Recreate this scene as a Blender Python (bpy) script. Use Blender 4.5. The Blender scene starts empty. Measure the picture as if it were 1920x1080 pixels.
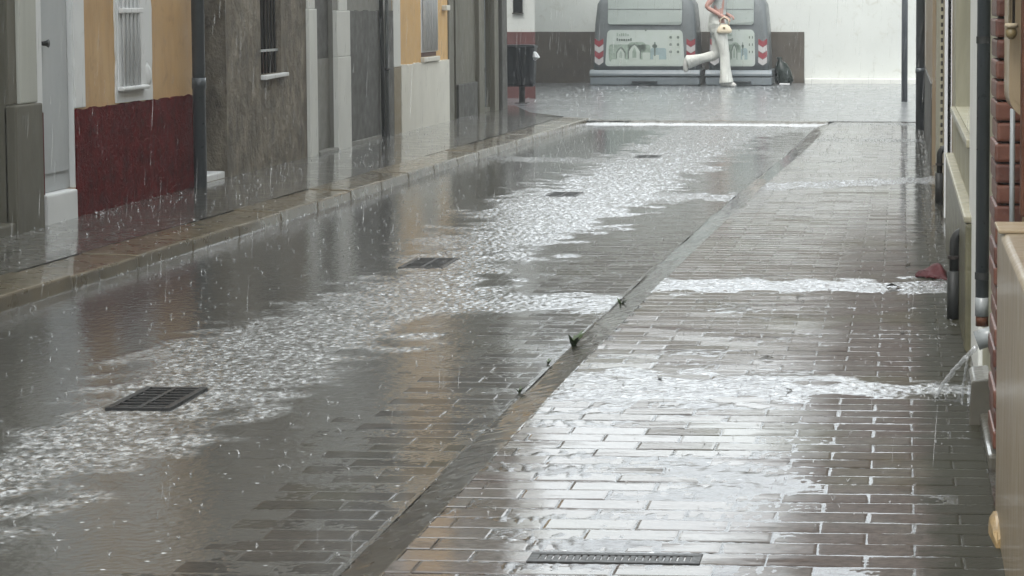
import bpy, bmesh, math, random
import numpy as np
from mathutils import Vector, Matrix

random.seed(7)
rng = np.random.default_rng(11)
R = math.radians
scene = bpy.context.scene
col = scene.collection
scene.unit_settings.scale_length = 0.85

# ------------------------------------------------------------------ camera
cam_d = bpy.data.cameras.new('camera')
cam = bpy.data.objects.new('camera', cam_d)
col.objects.link(cam)
scene.camera = cam
cam_d.sensor_width = 36.0
cam_d.sensor_fit = 'HORIZONTAL'
cam_d.lens = 36.0 * 4350 / 1920
cam_d.clip_start = 0.05
cam_d.clip_end = 900
cam.location = (0, 0, 1.45)
cam.rotation_euler = (R(90 - 4.0), 0, R(3.5))
cam_d.shift_x = (960 - 1423.29) / 1920
cam_d.shift_y = (312.18 - 540) / 1920

# ------------------------------------------------------------------ sky, sun, exposure
SUN_EL, SUN_AZ = 62.0, 200.0
world = bpy.data.worlds.new('World')
scene.world = world
world.use_nodes = True
wn = world.node_tree
wn.nodes.clear()
w_out = wn.nodes.new('ShaderNodeOutputWorld')
w_bg = wn.nodes.new('ShaderNodeBackground')
w_sky = wn.nodes.new('ShaderNodeTexSky')
w_sky.sky_type = 'NISHITA'
w_sky.sun_disc = False
w_sky.sun_elevation = R(SUN_EL)
w_sky.sun_rotation = R(SUN_AZ)
w_sky.air_density = 1.0
w_sky.dust_density = 4.0
w_hsv = wn.nodes.new('ShaderNodeHueSaturation')
w_hsv.inputs['Saturation'].default_value = 0.16
w_mix = wn.nodes.new('ShaderNodeMix')
w_mix.data_type = 'RGBA'
w_mix.inputs[0].default_value = 0.72          # an even cloud sheet over the clear-sky gradient
w_mix.inputs[7].default_value = (6.1, 6.55, 6.7, 1)
wn.links.new(w_sky.outputs[0], w_hsv.inputs['Color'])
wn.links.new(w_hsv.outputs[0], w_mix.inputs[6])
wn.links.new(w_mix.outputs[2], w_bg.inputs[0])
w_bg.inputs[1].default_value = 0.12
wn.links.new(w_bg.outputs[0], w_out.inputs[0])

sun_d = bpy.data.lights.new('sun', 'SUN')
sun_d.energy = 0.6
sun_d.angle = R(25)
sun_d.color = (1.0, 0.97, 0.93)
sun = bpy.data.objects.new('sun', sun_d)
col.objects.link(sun)
az, el = R(SUN_AZ), R(SUN_EL)
sdir = Vector((math.sin(az) * math.cos(el), math.cos(az) * math.cos(el), math.sin(el)))
sun.rotation_euler = sdir.to_track_quat('Z', 'Y').to_euler()

vs = scene.view_settings
vs.view_transform = 'Standard'
vs.look = 'None'
vs.exposure = 2.05
vs.gamma = 1.0
vs.use_curve_mapping = False
scene.render.engine = 'CYCLES'
cy = scene.cycles
cy.use_denoising = True
cy.max_bounces = 7
cy.diffuse_bounces = 3
cy.glossy_bounces = 3
cy.transparent_max_bounces = 16
cy.volume_bounces = 0
cy.caustics_reflective = False
cy.caustics_refractive = False
cy.sample_clamp_indirect = 6.0

# ------------------------------------------------------------------ helpers
def s2l(c):
    return tuple((v / 255 / 12.92) if v / 255 <= 0.04045 else ((v / 255 + 0.055) / 1.055) ** 2.4 for v in c)

ALB = 0.62      # rain-dark surfaces under a very bright overcast sky

class NT:
    def __init__(self, name):
        self.m = bpy.data.materials.new(name)
        self.m.use_nodes = True
        self.t = self.m.node_tree
        self.t.nodes.clear()
        self.out = self.n('ShaderNodeOutputMaterial')
    def n(self, k, **kw):
        nd = self.t.nodes.new(k)
        for a, b in kw.items():
            setattr(nd, a, b)
        return nd
    def l(self, a, b):
        self.t.links.new(a, b)
    def pos(self, scale=(1, 1, 1)):
        g = self.n('ShaderNodeNewGeometry')
        mp = self.n('ShaderNodeMapping')
        mp.inputs['Scale'].default_value = scale
        self.l(g.outputs['Position'], mp.inputs[0])
        return mp.outputs[0]
    def noise(self, scale, stretch=(1, 1, 1), detail=4, rough=0.55, dist=0.0):
        nz = self.n('ShaderNodeTexNoise')
        nz.inputs['Scale'].default_value = scale
        nz.inputs['Detail'].default_value = detail
        nz.inputs['Roughness'].default_value = rough
        nz.inputs['Distortion'].default_value = dist
        self.l(self.pos(stretch), nz.inputs['Vector'])
        return nz.outputs['Fac']
    def ramp(self, fac, stops):
        r = self.n('ShaderNodeValToRGB')
        e = r.color_ramp.elements
        while len(e) > 1:
            e.remove(e[-1])
        e[0].position = stops[0][0]
        e[0].color = (*stops[0][1], 1)
        for p, c in stops[1:]:
            x = e.new(p)
            x.color = (*c, 1)
        self.l(fac, r.inputs[0])
        return r.outputs[0]
    def mix(self, fac, a, b, mode='MIX'):
        m = self.n('ShaderNodeMix', data_type='RGBA', blend_type=mode)
        for i, v in ((0, fac), (6, a), (7, b)):
            if hasattr(v, 'links'):
                self.l(v, m.inputs[i])
            elif i == 0:
                m.inputs[0].default_value = v
            else:
                m.inputs[i].default_value = (*v, 1)
        return m.outputs[2]
    def bump(self, h, strength, dist, normal=None):
        b = self.n('ShaderNodeBump')
        b.inputs['Strength'].default_value = strength
        b.inputs['Distance'].default_value = dist
        self.l(h, b.inputs['Height'])
        if normal is not None:
            self.l(normal, b.inputs['Normal'])
        return b.outputs[0]

def surf(name, c, var=0.25, tint=None, scale=3.0, stretch=(1, 1, 1), rough=0.6, spec=0.25, bump=0.3, bdist=0.004,
         bscale=60, coat=0.0, coat_rough=0.08, metal=0.0, streak=0.0, streak_col=None, bstretch=(1, 1, 1), stains=0.0, stain_col=(0.02, 0.02, 0.015)):
    """one weathered surface: two tones of large noise, vertical run marks, fine relief"""
    t = NT(name)
    c = tuple(v * ALB for v in s2l(c))
    dark = tuple(v * (1 - var) for v in c)
    lite = tint and tuple(v * ALB for v in s2l(tint)) or tuple(min(1, v * (1 + var)) for v in c)
    colr = t.ramp(t.noise(scale, stretch, 5, 0.6), [(0.3, dark), (0.5, c), (0.72, lite)])
    if streak:
        sc = streak_col and tuple(v * ALB for v in s2l(streak_col)) or tuple(v * 0.55 for v in c)
        f = t.ramp(t.noise(7, (1, 1, 0.16), 6, 0.7, 0.9), [(0.48, (0, 0, 0)), (0.72, (streak,) * 3)])
        colr = t.mix(f, colr, sc)
    if stains:
        f = t.ramp(t.noise(5.5, (1, 1, 1), 7, 0.7, 0.6), [(0.56, (0, 0, 0)), (0.68, (stains,) * 3)])
        colr = t.mix(f, colr, stain_col)
    p = t.n('ShaderNodeBsdfPrincipled')
    t.l(colr, p.inputs['Base Color'])
    rr = t.ramp(t.noise(scale * 4, stretch, 4), [(0.3, (max(0.02, rough - 0.12),) * 3), (0.7, (min(1, rough + 0.12),) * 3)])
    t.l(rr, p.inputs['Roughness'])
    p.inputs['Metallic'].default_value = metal
    p.inputs['Specular IOR Level'].default_value = spec
    p.inputs['Coat Weight'].default_value = coat
    p.inputs['Coat Roughness'].default_value = coat_rough
    p.inputs['Coat IOR'].default_value = 1.33
    if bump:
        nm = t.bump(t.noise(bscale, bstretch, 6, 0.65), bump, bdist)
        t.l(nm, p.inputs['Normal'])
    t.l(p.outputs[0], t.out.inputs[0])
    return t.m

class MB:
    """collects faces, then links them as one mesh object"""
    def __init__(self):
        self.v, self.f = [], []
    def add(self, vs, fs):
        o = len(self.v)
        self.v += [tuple(p) for p in vs]
        self.f += [tuple(i + o for i in f) for f in fs]
        return self
    def box(self, x0, x1, y0, y1, z0, z1):
        vs = [(x, y, z) for z in (z0, z1) for y in (y0, y1) for x in (x0, x1)]
        return self.add(vs, [(0, 2, 3, 1), (4, 5, 7, 6), (0, 1, 5, 4), (2, 6, 7, 3), (0, 4, 6, 2), (1, 3, 7, 5)])
    def loft(self, rings, cap=True):
        n = len(rings[0])
        vs = [p for r in rings for p in r]
        fs = []
        for i in range(len(rings) - 1):
            for j in range(n):
                k = (j + 1) % n
                fs.append((i * n + j, i * n + k, (i + 1) * n + k, (i + 1) * n + j))
        if cap:
            fs.append(tuple(reversed(range(n))))
            fs.append(tuple((len(rings) - 1) * n + j for j in range(n)))
        return self.add(vs, fs)
    def tube(self, pts, rad, n=12, cap=True, sq=1.0):
        pts = [Vector(p) for p in pts]
        if not hasattr(rad, '__len__'):
            rad = [rad] * len(pts)
        rings = []
        side = None
        for i, p in enumerate(pts):
            a = pts[max(0, i - 1)]
            b = pts[min(len(pts) - 1, i + 1)]
            d = (b - a).normalized()
            if side is None:
                ref = Vector((0, 1, 0)) if abs(d.y) < 0.9 else Vector((1, 0, 0))
                side = d.cross(ref).normalized()
            else:
                side = (side - d * side.dot(d)).normalized()
            up = d.cross(side)
            rings.append([p + (side * math.cos(2 * math.pi * j / n) + up * math.sin(2 * math.pi * j / n) * sq) * rad[i] for j in range(n)])
        return self.loft(rings, cap)
    def prism(self, poly, axis, a, b):
        """poly: 2D points; axis 'x','y','z' = extrusion axis from a to b"""
        def P(u, w, t):
            return {'x': (t, u, w), 'y': (u, t, w), 'z': (u, w, t)}[axis]
        n = len(poly)
        vs = [P(u, w, a) for u, w in poly] + [P(u, w, b) for u, w in poly]
        fs = [tuple(range(n)), tuple(reversed(range(n, 2 * n)))] + [(i, i + n, (i + 1) % n + n, (i + 1) % n) for i in range(n)]
        return self.add(vs, fs)
    def build(self, name, m, parent=None, bevel=0.0, smooth=False, seg=2, origin=None):
        me = bpy.data.meshes.new(name)
        me.from_pydata(self.v, [], self.f)
        bm = bmesh.new()
        bm.from_mesh(me)
        bmesh.ops.recalc_face_normals(bm, faces=bm.faces)
        if bevel:
            bmesh.ops.bevel(bm, geom=list(bm.edges), offset=bevel, segments=seg, affect='EDGES', profile=0.6, clamp_overlap=True)
        bm.to_mesh(me)
        bm.free()
        if smooth:
            for p in me.polygons:
                p.use_smooth = True
        me.materials.append(m)
        o = bpy.data.objects.new(name, me)
        col.objects.link(o)
        if origin is not None:
            me.transform(Matrix.Translation(-Vector(origin)))
            o.location = origin
        if parent is not None:
            o.parent = parent
            if parent.type == 'EMPTY' or origin is None:
                o.matrix_parent_inverse = Matrix.Translation(-parent_loc(parent))
        return o

def parent_loc(p):
    v = Vector(p.location)
    q = p.parent
    while q is not None:
        v = v + Vector(q.location) + p.matrix_parent_inverse.translation
        p, q = q, q.parent
    return v

def tag(o, label=None, cat=None, group=None, kind=None):
    for k, v in (('label', label), ('category', cat), ('group', group), ('kind', kind)):
        if v:
            o[k] = v
    return o

def empty(name, loc, label=None, cat=None, group=None):
    o = bpy.data.objects.new(name, None)
    o.empty_display_size = 0.1
    o.location = loc
    col.objects.link(o)
    return tag(o, label, cat, group)

def rounded(x0, x1, z0, z1, r, n=5, jitter=0):
    pts = []
    for cx, cz, a0 in ((x1 - r, z1 - r, 0), (x0 + r, z1 - r, 90), (x0 + r, z0 + r, 180), (x1 - r, z0 + r, 270)):
        for i in range(n + 1):
            a = R(a0 + 90 * i / n)
            pts.append((cx + r * math.cos(a), cz + r * math.sin(a)))
    return pts

# ------------------------------------------------------------------ random wave fields
def field(lam, seed, L=4.0, n=512, width=0.35, sx=1.0, sy=1.0):
    r = np.random.default_rng(seed)
    k = np.fft.fftfreq(n, L / n) * 2 * np.pi
    kx, ky = np.meshgrid(k * sx, k * sy)
    kk = np.hypot(kx, ky)
    k0 = 2 * np.pi / lam
    spec = np.exp(-((kk - k0) / (width * k0)) ** 2)
    f = np.fft.ifft2(np.fft.fft2(r.standard_normal((n, n))) * spec).real
    f /= f.std()
    def sample(x, y, rot=0.0):
        c, s = math.cos(rot), math.sin(rot)
        u = ((x * c - y * s) / L * n) % n
        v = ((x * s + y * c) / L * n) % n
        i, j = u.astype(int), v.astype(int)
        a, b = u - i, v - j
        i1, j1 = (i + 1) % n, (j + 1) % n
        i %= n
        j %= n
        return (f[j, i] * (1 - a) + f[j, i1] * a) * (1 - b) + (f[j1, i] * (1 - a) + f[j1, i1] * a) * b
    return sample

def sstep(a, b, x):
    t = np.clip((x - a) / (b - a), 0, 1)
    return t * t * (3 - 2 * t)

F_fine = field(0.045, 1)
F_mid = field(0.09, 2)
F_long = field(0.30, 3, L=8.0)
F_big = field(0.9, 4, L=16.0)
F_chop = field(0.035, 5, width=0.5)
F_pit = field(0.028, 8, width=0.4)
F_row = field(0.16, 9, L=8.0, sx=0.22, width=0.5)
F_roll = field(0.045, 6, sx=0.2, width=0.45)

def kerb_x(y):
    return -4.22 + 0.026 * (y - 10.5)
def strip_l(y):
    return -1.43 + 0.0195 * (y - 6.0) * np.clip((y - 2) / 20, 0.35, 1)
def strip_r(y):
    return strip_l(y) + 0.152 + 0.0022 * (y - 6)
WALL_L, WALL_R = -5.25, 0.27
Z_SIDE, Z_RIGHT, Y_END = 0.085, 0.045, 27.3

# ------------------------------------------------------------------ materials
M = {}
M['asphalt'] = surf('wet_asphalt', (122, 125, 127), 0.2, scale=1.2, rough=0.35, coat=1.0, coat_rough=0.22, bump=0.5, bdist=0.006, bscale=28)
M['bed'] = surf('paving_mortar', (74, 72, 66), 0.3, scale=6, rough=0.3, coat=0.6, coat_rough=0.1, bump=0.3, bscale=80)
M['walk'] = surf('wet_sidewalk_cement', (108, 106, 100), 0.25, scale=1.6, stretch=(1, 1, 1), rough=0.3, coat=1.0, coat_rough=0.10, bump=0.16, bdist=0.004, bscale=30)
M['kerb'] = surf('wet_kerb_stone', (116, 106, 86), 0.3, tint=(136, 122, 96), scale=2.2, rough=0.32, coat=0.8, coat_rough=0.06, bump=0.25, bdist=0.004, bscale=40)
M['strip'] = surf('wet_gutter_concrete', (66, 63, 57), 0.2, scale=2.0, rough=0.35, coat=0.9, coat_rough=0.07, bump=0.1, bdist=0.002, bscale=70)
M['ochre'] = surf('ochre_plaster', (220, 180, 128), 0.12, tint=(228, 192, 144), scale=2.5, rough=0.62, bump=0.25, bscale=35, streak=0.4, streak_col=(164, 126, 86), stains=0.35, stain_col=(0.16, 0.105, 0.06))
M['orange'] = surf('orange_plaster', (236, 192, 128), 0.08, scale=2.5, rough=0.62, bump=0.2, bscale=40, streak=0.3, streak_col=(180, 130, 76), stains=0.25, stain_col=(0.2, 0.13, 0.07))
M['red'] = surf('dark_red_render', (106, 17, 15), 0.4, scale=9, rough=0.8, spec=0.05, bump=1.0, bdist=0.03, bscale=34, streak=0.3, streak_col=(58, 20, 22), stains=0.4, stain_col=(0.05, 0.024, 0.022))
M['white'] = surf('white_limewash', (252, 253, 252), 0.05, scale=4, rough=0.6, bump=0.35, bdist=0.006, bscale=24, stains=0.22, stain_col=(0.35, 0.33, 0.29))
M['white_metal'] = surf('white_painted_iron', (252, 253, 253), 0.05, scale=5, rough=0.4, bump=0.1, bscale=60)
M['grey_door'] = surf('pale_grey_door_paint', (200, 203, 204), 0.05, scale=3, stretch=(1, 1, 0.3), rough=0.42, bump=0.1, bscale=40, streak=0.12)
M['dark_wood'] = surf('dark_stained_timber', (52, 44, 36), 0.3, scale=4, stretch=(1, 1, 0.2), rough=0.5, bump=0.4, bscale=30, bstretch=(1, 1, 0.1))
M['brownwall'] = surf('rough_brown_render', (136, 126, 110), 0.42, tint=(168, 158, 140), scale=7.5, stretch=(1, 1, 0.6), rough=0.7, bump=1.0, bdist=0.06, bscale=8, bstretch=(1, 1, 0.7), streak=0.0, streak_col=(66, 56, 44), stains=0.75, stain_col=(0.045, 0.038, 0.028))
M['greystone'] = surf('olive_grey_render', (112, 108, 94), 0.16, scale=2.5, stretch=(1, 1, 0.4), rough=0.55, bump=0.35, bscale=30, streak=0.4)
M['greylite'] = surf('pale_grey_render', (206, 206, 196), 0.09, scale=2.5, stretch=(1, 1, 0.4), rough=0.6, bump=0.25, bscale=30, streak=0.2)
M['greydark'] = surf('dark_grey_cement_paint', (84, 82, 76), 0.14, scale=2.4, rough=0.55, bump=0.35, bscale=30, streak=0.3)
M['greymid'] = surf('mid_grey_cement_paint', (138, 136, 128), 0.12, scale=2.4, rough=0.55, bump=0.35, bscale=30, streak=0.25)
M['frame_grey'] = surf('pale_grey_plaster_jamb', (240, 240, 233), 0.06, scale=3, rough=0.6, bump=0.2, bscale=30, streak=0.15)
M['cream'] = surf('cream_cement_dado', (244, 240, 227), 0.06, scale=2.5, rough=0.6, bump=0.2, bscale=26, streak=0.2)
M['beige'] = surf('beige_cement', (152, 138, 112), 0.08, scale=3, rough=0.6, bump=0.2, bscale=30)
M['farwall'] = surf('old_white_limewash_wall', (226, 228, 222), 0.05, scale=1.2, rough=0.7, bump=0.2, bscale=14, streak=0.0, stains=0.55, stain_col=(0.36, 0.35, 0.30))
M['uppergrey'] = surf('grey_brown_reflection_band', (138, 132, 120), 0.2, scale=1.4, rough=0.7, bump=0.3, bscale=12, stains=0.4)  # for the unseen band that tones the paving's reflections
M['fardado'] = surf('brown_grey_dado_paint', (98, 90, 80), 0.2, scale=3, rough=0.6, bump=0.3, bscale=20, streak=0.3, streak_col=(72, 66, 58), stains=0.4, stain_col=(0.045, 0.04, 0.034))
M['maroon'] = surf('faded_maroon_dado_paint', (112, 74, 72), 0.12, scale=3, rough=0.6, bump=0.2, bscale=20, streak=0.3)
M['dark'] = surf('dark_gap_shade', (34, 32, 30), 0.2, scale=3, rough=0.5, bump=0.0)  # shade of the narrow gap, put into the colour
M['glass'] = surf('dark_window_glass', (28, 30, 32), 0.1, scale=2, rough=0.08, bump=0.0, spec=0.6)
M['pipe'] = surf('grey_painted_pipe', (86, 92, 96), 0.12, scale=6, rough=0.38, coat=0.4, bump=0.08, bscale=50, streak=0.25)
M['pipe_dark'] = surf('dark_iron_pipe', (46, 47, 45), 0.25, scale=9, rough=0.6, coat=0.1, bump=0.3, bscale=60, streak=0.3)
M['pvc'] = surf('pale_grey_plastic_pipe', (150, 154, 154), 0.08, scale=6, rough=0.35, coat=0.5, bump=0.05)
M['rust'] = surf('rusty_iron', (92, 56, 36), 0.4, scale=12, rough=0.6, bump=0.4, bscale=70)
M['redbrick_b'] = surf('dark_red_brick', (94, 56, 44), 0.3, tint=(108, 68, 54), scale=18, rough=0.55, coat=0.25, coat_rough=0.2, bump=0.6, bdist=0.005, bscale=45, stains=0.4)
M['redbrick'] = surf('red_brick', (108, 66, 50), 0.35, tint=(120, 78, 60), scale=16, rough=0.55, coat=0.25, coat_rough=0.2, stains=0.35, bump=0.35, bdist=0.004, bscale=60)
M['mortar'] = surf('mortar', (70, 60, 52), 0.2, scale=12, rough=0.8, bump=0.5)
M['tan'] = surf('tan_plaster', (158, 140, 112), 0.08, scale=4, rough=0.55, coat=0.2, bump=0.25, bscale=40, streak=0.3, streak_col=(140, 118, 88))
M['tan_plinth'] = surf('wet_tan_plinth_render', (146, 130, 106), 0.16, tint=(160, 146, 122), scale=5, stretch=(1, 4, 0.35), rough=0.42, coat=0.35, coat_rough=0.2, bump=0.35, bdist=0.004, bscale=26, bstretch=(1, 3, 0.12), streak=0.4, streak_col=(112, 96, 72))
M['greenplaster'] = surf('greenish_cream_plaster', (176, 172, 148), 0.14, scale=3, stretch=(1, 1, 0.4), rough=0.6, bump=0.3, bscale=30, streak=0.4, streak_col=(120, 116, 92))
M['dirtyplinth'] = surf('mossy_dirty_plinth', (104, 100, 76), 0.35, scale=7, rough=0.55, coat=0.3, bump=0.7, bdist=0.01, bscale=30, streak=0.5, stains=0.5)
M['dirtycream'] = surf('stained_cream_ledge', (168, 162, 138), 0.2, scale=8, rough=0.5, coat=0.3, bump=0.5, bscale=30, streak=0.4, stains=0.6, stain_col=(0.06, 0.06, 0.035))
M['concrete'] = surf('wet_concrete_block', (86, 82, 72), 0.25, scale=10, rough=0.4, coat=0.7, bump=0.5, bscale=50)
M['roof'] = surf('clay_roof_tile', (150, 92, 66), 0.2, scale=5, rough=0.7, bump=0.3)
M['iron'] = surf('black_window_iron', (52, 46, 42), 0.3, scale=20, rough=0.5, bump=0.2)
M['bin_body'] = surf('grey_container_plastic', (112, 117, 118), 0.05, scale=3, rough=0.42, bump=0.05, coat=0.2, streak=0.35, stains=0.2)
M['bin_base'] = surf('blue_grey_container_base', (126, 134, 138), 0.06, scale=3, rough=0.4, bump=0.05, coat=0.3)
M['bin_dark'] = surf('dark_container_plastic', (58, 62, 64), 0.1, scale=3, rough=0.5, bump=0)  # dark plastic of the foot pedal
M['bin_lid'] = surf('pale_grey_green_lid', (168, 176, 170), 0.05, scale=3, rough=0.38, bump=0.05, coat=0.3)
M['poster'] = surf('pale_printed_panel', (196, 204, 196), 0.05, tint=(200, 206, 202), scale=5, rough=0.4, bump=0)
M['ink_green'] = surf('grey_green_print', (158, 172, 158), 0.22, scale=14, rough=0.45, bump=0)
M['ink_dark'] = surf('dark_grey_print', (112, 122, 114), 0.15, scale=14, rough=0.45, bump=0)
M['ink_pale'] = surf('white_print', (196, 204, 194), 0.04, scale=10, rough=0.45, bump=0)
M['ink_blue'] = surf('blue_grey_print', (156, 174, 174), 0.12, scale=12, rough=0.45, bump=0)
M['sig_red'] = surf('reflective_red', (150, 62, 70), 0.1, scale=8, rough=0.35, bump=0)
M['sig_white'] = surf('reflective_white', (196, 192, 190), 0.04, scale=8, rough=0.35, bump=0)
M['litter'] = surf('dark_litter_bin_plastic', (22, 26, 30), 0.15, scale=8, rough=0.5, coat=0.1, bump=0.1)
M['paper'] = surf('white_paper', (226, 226, 226), 0.04, scale=8, rough=0.7, bump=0.1)
M['sack'] = surf('dark_green_plastic', (24, 36, 30), 0.25, scale=10, rough=0.3, bump=0.4, bscale=20, bdist=0.02)
M['redcloth'] = surf('wet_dark_red_cloth', (70, 5, 10), 0.35, scale=16, rough=0.6, coat=0.0, bump=0.6, bscale=45, bdist=0.008)
M['weed'] = surf('weed_green', (62, 78, 44), 0.3, scale=30, rough=0.4, coat=0.3, bump=0)
M['leaf'] = surf('dead_leaf_brown', (52, 46, 36), 0.3, scale=30, rough=0.4, coat=0.4, bump=0)
M['stone'] = surf('tan_broken_stone', (160, 134, 92), 0.2, scale=12, rough=0.45, coat=0.4, bump=0.6, bscale=40, bdist=0.01)
M['brass'] = surf('weathered_wooden_ball', (128, 112, 78), 0.2, scale=20, rough=0.3, coat=0.6, bump=0.1)
M['rope'] = surf('cotton_cord', (178, 164, 138), 0.2, scale=60, rough=0.8, bump=0.5, bscale=300)
M['skin'] = surf('skin', (198, 152, 138), 0.05, scale=8, rough=0.45, bump=0)
M['pants'] = surf('white_cotton', (226, 226, 218), 0.04, scale=8, rough=0.75, bump=0.8, bscale=11, bdist=0.03, bstretch=(1, 1, 0.6))
M['top'] = surf('pale_grey_knit', (190, 194, 190), 0.05, scale=10, rough=0.8, bump=0.2)
M['hair'] = surf('dark_brown_hair', (44, 30, 26), 0.3, scale=30, stretch=(4, 4, 0.5), rough=0.4, bump=0.4, bscale=120, bstretch=(1, 1, 0.05))
M['bag'] = surf('cream_leather_bag', (236, 220, 192), 0.06, scale=10, rough=0.5, bump=0.15)
M['shoe'] = surf('white_trainer', (214, 212, 206), 0.05, scale=10, rough=0.5, bump=0.1)
M['grate'] = surf('black_cast_iron_grate', (34, 33, 32), 0.25, scale=20, rough=0.5, coat=0.15, bump=0.3, bscale=90)
M['pit_shade'] = surf('drain_pit_shade', (12, 12, 12), 0.1, scale=5, rough=0.5, bump=0)  # black stands in for the shade below the grate bars

def brick_mat(name, c1, c2, c3, moss, gloss=1.0):
    t = NT(name)
    cell = t.n('ShaderNodeTexVoronoi')
    cell.inputs['Scale'].default_value = 1.0
    cell.inputs['Randomness'].default_value = 0.6
    t.l(t.pos((4.2, 8.2, 0.0)), cell.inputs['Vector'])
    sep = t.n('ShaderNodeSeparateColor')
    t.l(cell.outputs['Color'], sep.inputs[0])
    colr = t.ramp(sep.outputs[0], [(p_, tuple(v * 0.36 for v in s2l(c_))) for p_, c_ in ((0.1, c1), (0.5, c2), (0.9, c3))])
    g = t.ramp(t.noise(38, (1, 1, 1), 6, 0.7), [(0.3, (0.55,) * 3), (0.7, (1.25,) * 3)])
    colr = t.mix(1.0, colr, g, 'MULTIPLY')
    mf = t.ramp(t.noise(1.3, (1, 0.7, 1), 5, 0.6), [(0.52, (0, 0, 0)), (0.66, (moss,) * 3)])
    colr = t.mix(mf, colr, tuple(v * 0.4 for v in s2l((92, 90, 50))))
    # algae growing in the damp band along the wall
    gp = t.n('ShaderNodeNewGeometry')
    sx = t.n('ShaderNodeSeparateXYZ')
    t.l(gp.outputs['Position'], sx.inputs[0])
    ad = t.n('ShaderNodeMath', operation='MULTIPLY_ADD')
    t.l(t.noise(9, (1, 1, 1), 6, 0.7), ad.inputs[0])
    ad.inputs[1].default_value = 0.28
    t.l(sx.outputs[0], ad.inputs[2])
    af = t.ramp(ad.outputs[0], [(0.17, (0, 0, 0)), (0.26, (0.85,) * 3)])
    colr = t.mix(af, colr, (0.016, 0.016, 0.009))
    p = t.n('ShaderNodeBsdfPrincipled')
    t.l(colr, p.inputs['Base Color'])
    p.inputs['Roughness'].default_value = 0.5
    p.inputs['Specular IOR Level'].default_value = 0.03
    ad2 = t.n('ShaderNodeMath', operation='ADD')
    t.l(ad.outputs[0], ad2.inputs[0])
    ad2.inputs[1].default_value = 0.4
    dry = t.ramp(ad2.outputs[0], [(0.05, (1.0,) * 3), (0.20, (0.5,) * 3), (0.32, (0.08,) * 3), (0.56, (0.0,) * 3)])
    sheen = t.ramp(t.noise(2.2, (0.55, 3.4, 1), 6, 0.72), [(0.33, (0.05,) * 3), (0.46, (gloss,) * 3)])
    # the wet coat grows stronger farther up the paving
    far = t.n('ShaderNodeMapRange')
    far.inputs['From Min'].default_value = 12.0
    far.inputs['From Max'].default_value = 16.0
    far.inputs['To Max'].default_value = 0.85
    t.l(sx.outputs[1], far.inputs['Value'])
    wetter = t.mix(far.outputs[0], t.mix(1.0, sheen, dry, 'MULTIPLY'), (1.0, 1.0, 1.0))
    t.l(wetter, p.inputs['Coat Weight'])
    p.inputs['Coat IOR'].default_value = 1.33
    cr = t.ramp(t.noise(14, (1, 1, 1), 3), [(0.35, (0.03,) * 3), (0.7, (0.10,) * 3)])
    t.l(cr, p.inputs['Coat Roughness'])
    nm = t.bump(t.noise(75, (1, 1, 1), 5, 0.6), 0.55, 0.004)
    t.l(nm, p.inputs['Normal'])
    t.l(t.bump(t.noise(40, (0.35, 1, 1), 5, 0.65), 0.12, 0.004), p.inputs['Coat Normal'])
    t.l(p.outputs[0], t.out.inputs[0])
    return t.m
M['brick_r'] = brick_mat('wet_brown_clay_paver', (112, 98, 90), (118, 106, 98), (122, 113, 105), 0.5)
M['brick_l'] = brick_mat('wet_grey_brown_paver', (74, 70, 64), (80, 75, 68), (88, 82, 74), 0.3, 0.5)

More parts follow.
